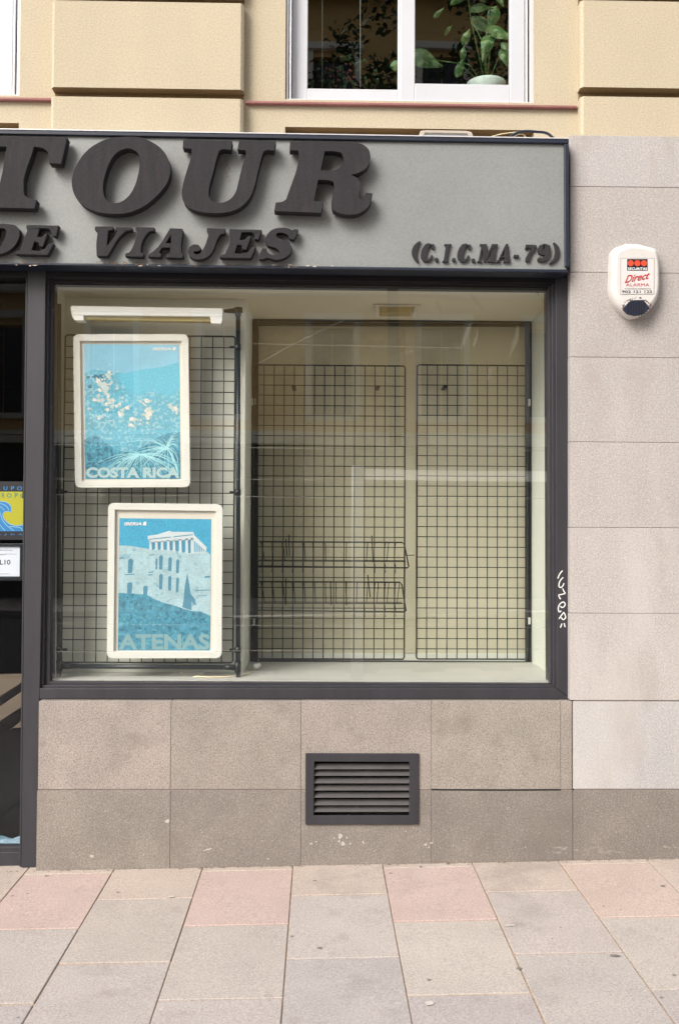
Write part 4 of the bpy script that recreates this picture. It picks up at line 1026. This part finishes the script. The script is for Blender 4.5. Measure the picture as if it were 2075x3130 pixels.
def leaf(b, px, py, L, W, ang, bend, Y, rnd):
    c = xz(px, py, Y); ca, sa = math.cos(ang), math.sin(ang); vs = []; n = 9
    ax = Vector((ca, 0, sa)); bx = Vector((-sa, 0, ca))
    for i in range(n+1):
        t = i/n; w_l = W*math.sin(math.pi*min(1, t**.72))**.9 * (1-.15*t) if 0 < t < 1 else .0005
        y = Y+bend*(t-.5)**2*L*4 - .02*t
        for s_ in (-1, -.5, 0, .5, 1):
            p = c+ax*(L*(t-.5))+bx*(w_l*s_/2) ; vs.append((p.x, y+abs(s_)*W*.18+math.sin(t*9+s_)*.003, p.z-.12*L*t*t))
    b.add(vs, [(i*5+k, i*5+k+1, (i+1)*5+k+1, (i+1)*5+k) for i in range(n) for k in range(4)], smooth=True)
rl = random.Random(8)
spec = [(1478,75,95,46,-.6),(1505,52,80,44,-1.9),(1528,100,95,40,-.35),(1487,136,90,44,-1.85),(1470,22,80,30,.1),(1540,172,60,34,-1.3),(1405,205,70,30,1.3),(1302,178,110,62,-.35),(1222,196,70,34,.3),(1425,110,60,28,1.2),
        (1440,-40,110,55,-.7),(1520,-30,100,50,-1.2),(1400,-10,80,40,-2.4),(1330,-80,100,50,-.4),(1500,-110,110,55,-1.),(1420,-150,100,50,.5),(1545,-90,90,46,-1.6),(1340,40,46,16,.8),(1370,90,40,14,1.0),(1545,145,46,24,-.9),(1415,160,50,22,1.5)]
for k, (px, py, L, W, a_) in enumerate(spec):
    if k < 17 or True:
        b = MB(); leaf(b, px, py, L*.00148, W*.00150, a_, rl.uniform(-.1, .2), py_+rl.uniform(-.04, .10), rl); b.build('leaf', leafm, pt_, fix=False)
b = MB(); base = Vector((c0.x, c0.y, c0.z-.02))
for px, py in ((1440, 60), (1500, 20), (1520, 100), (1475, 130), (1410, 190), (1300, 180), (1420, -100), (1540, 160)):
    e_ = xz(px, py, py_+.03); m_ = (base+e_)/2+Vector((rl.uniform(-.03, .03), 0, .05)); b.tube([base, m_, e_], .003, 6)
b.build('stem', leafm, pt_)
# a low plant with reddish flowers and a blind cord seen through the left sash
fp = empty('flowering_plant', xz(1060, 268, .42), 'dim reddish flowering plant behind the left sash', 'plant')
b = MB()
for k in range(45):
    x, y = rl.gauss(1050, 50), rl.uniform(170, 268); leaf(b, x, y, .03, .018, rl.uniform(-3, 3), .1, .40+rl.uniform(-.05, .05), rl)
b.build('foliage', mat('dim_leaf', (.04, .08, .025), .5, fine=.2, fscale=60), fp, fix=False)
b = MB()
for k in range(26):
    x, y = rl.gauss(1045, 26), rl.gauss(225, 18); p = xz(x, y, .36); r = .006
    b.tube([p, p+Vector((0, -.004, 0))], r, 6)
b.build('flower', mat('dim_flower', (.22, .05, .04), .6), fp)
for px, lab in ((985, 'thin pinkish blind cord behind the left sash'), (1101, 'pale green blind cord behind the left sash near the meeting stile')):
    b = MB(); b.tube([xz(px, -700, .3), xz(px, 266, .3)], .0018, 6)
    tag(b.build('blind_cord', M['mount']), lab, 'cord')

# ================================================================== ACROSS THE STREET (mirrored in the glass)
OY = -18.5
ob_ = empty('street_building', (0, OY-4, 0), 'ochre apartment building across the street mirrored in the glass', 'building')
M['ochre'] = mat('ochre_wall', (.78, .52, .22), .9, fine=.1, fscale=20, coarse=.1, cscale=.6)
M['cream_trim'] = mat('cream_trim', (.88, .84, .74), .85)
M['dark_pane'] = mat('dark_pane', (.02, .022, .025), .1)
M['shop_dark'] = mat('dark_cladding', (.05, .045, .04), .6)
winx = [-7.5+2.6*k for k in range(10)]; floors = [4.3, 7.6, 10.9]
b = MB(); top_o = 14.4
zc = 3.6
xs_o = [-8.3]
for x in winx: xs_o += [x-.5, x+.5]
xs_o.append(18.5)
for f in floors:
    for k in range(0, len(xs_o)-1, 2): b.box(xs_o[k], xs_o[k+1], OY-.4, OY, f, f+2.1)
    for k in range(1, len(xs_o)-1, 2): b.box(xs_o[k], xs_o[k+1], OY-.4, OY-.2, f, f+2.1)
    b.box(-8.3, 18.5, OY-.4, OY, f+2.1, f+3.3 if f < 10 else top_o)
b.box(-8.3, 18.5, OY-.4, OY, zc, floors[0]); b.box(-8.3, 18.5, OY-8, OY-.41, -.1, top_o)
b.build('wall', M['ochre'], ob_)
b = MB(); b.box(-8.3, 18.5, OY-.38, OY+.05, -.1, zc-.002); b.build('ground_floor', M['shop_dark'], ob_)
b = MB()
for z, d, h in ((zc, .35, .16), (zc+.2, .2, .1), (7.15, .3, .14), (10.45, .3, .14), (top_o, .5, .3)): b.box(-8.4, 18.6, OY-.4, OY+d, z, z+h)
b.build('cornice', M['cream_trim'], ob_)
for f in floors:
    for x in winx:
        wb = MB()
        wb.box(x-.64, x-.5, OY-.02, OY+.07, f-.12, f+2.25); wb.box(x+.5, x+.64, OY-.02, OY+.07, f-.12, f+2.25)
        wb.box(x-.72, x+.72, OY-.02, OY+.14, f+2.252, f+2.42); wb.box(x-.5, x+.5, OY-.19, OY+.10, f-.12, f)
        wo = wb.build('window', M['cream_trim'], ob_)
        wb = MB(); wb.box(x-.46, x-.02, OY-.19, OY-.16, f+.04, f+2.06); wb.box(x+.02, x+.46, OY-.19, OY-.16, f+.04, f+2.06); wb.build('pane', M['dark_pane'], wo)
# street trees
def tree(x, y, h, label, seed):
    q = random.Random(seed)
    t = empty('street_tree', (x, y, -.03), label, 'tree', 'street trees mirrored in the glass')
    b = MB(); b.tube([(x, y, -.03), (x+.05, y, 1.5), (x-.05, y+.05, h*.45), (x+.1, y, h*.8)], [.16, .12, .10, .03], 10)
    for k in range(9):
        a_ = q.uniform(0, 6.28); z0 = q.uniform(h*.35, h*.7); L = q.uniform(.8, 1.7)
        b.tube([(x, y, z0), (x+L*.5*math.cos(a_), y+L*.5*math.sin(a_), z0+L*.45), (x+L*math.cos(a_), y+L*math.sin(a_), z0+L*.7)], [.06, .04, .012], 6)
    b.build('trunk', M['beam'], t)
    b = MB(); R = 3.0
    cl = [(q.gauss(0, .75)*R*.6, q.gauss(0, .75)*R*.6, h*.72+q.gauss(0, .7)*h*.16, q.uniform(.35, .8)) for _ in range(44)]
    for (cx_, cy_, cz_, cr) in cl:
        for k in range(110):
            u = Vector((q.gauss(0, 1), q.gauss(0, 1), q.gauss(0, 1))).normalized()*cr*q.random()**.4
            p = Vector((x+cx_, y+cy_, cz_))+u; s_ = q.uniform(.05, .10)
            d1 = Vector((q.gauss(0, 1), q.gauss(0, 1), q.gauss(0, .6))).normalized(); d2 = d1.cross(Vector((q.gauss(0, 1), q.gauss(0, 1), 1))).normalized()
            v = q.uniform(.7, 1.3)
            b.add([p-d1*s_, p-d2*s_*.5, p+d1*s_, p+d2*s_*.5], [(0, 1, 2, 3)], (v, v, v))
    b.build('crown', mat('tree_leaf', (.05, .085, .03), .6), t, fix=False)
tree(1.4, -13.6, 13.5, 'tall leafy street tree on the far kerb, mirrored in the glass', 2)
tree(5.6, -13.7, 12.5, 'leafy street tree to the right, mirrored in the glass', 3)
# invented banner and posts, added to mirror a sunlit band in the glass
aw = empty('added_banner', (1.5, -5.0, gz(1.5, -5)), 'made-up white cloth banner on added posts, placed to mirror a bright band in the window', 'added banner')
fab = bpy.data.materials.new('added_fabric'); fab.use_nodes = True
n_ = fab.node_tree.nodes; l_ = fab.node_tree.links; n_.remove(n_['Principled BSDF'])
tl = n_.new('ShaderNodeBsdfTranslucent'); tl.inputs[0].default_value = (1, 1, 1, 1)
df = n_.new('ShaderNodeBsdfDiffuse'); df.inputs[0].default_value = (.9, .9, .9, 1)
mx_ = n_.new('ShaderNodeMixShader'); mx_.inputs[0].default_value = .1
l_.new(tl.outputs[0], mx_.inputs[1]); l_.new(df.outputs[0], mx_.inputs[2]); l_.new(mx_.outputs[0], n_['Material Output'].inputs[0])
ax0, ax1, ay, az0, az1 = .40, 3.2, -5.0, 1.985, 2.088
def cloth(b):
    n = 24; vs = []
    for i in range(n+1):
        x = ax0+(ax1-ax0)*i/n; sag = .006*math.sin(math.pi*i/n)
        for z in (az0-sag, (az0+az1)/2-sag, az1-sag): vs.append((x, ay+.006*math.sin(i*1.1+z*9), z))
    b.add(vs, [(i*3+k, (i+1)*3+k, (i+1)*3+k+1, i*3+k+1) for i in range(n) for k in (0, 1)], smooth=True)
part('cloth', fab, aw, cloth, fix=False)
M['added_post'] = mat('added_post', (.55, .60, .68), .5)
for x in (ax0-.03, ax1+.06):
    part('post', M['added_post'], aw, lambda b: b.tube([(x, ay, gz(x, ay)), (x, ay, 2.12)], .06, 16))

settle()
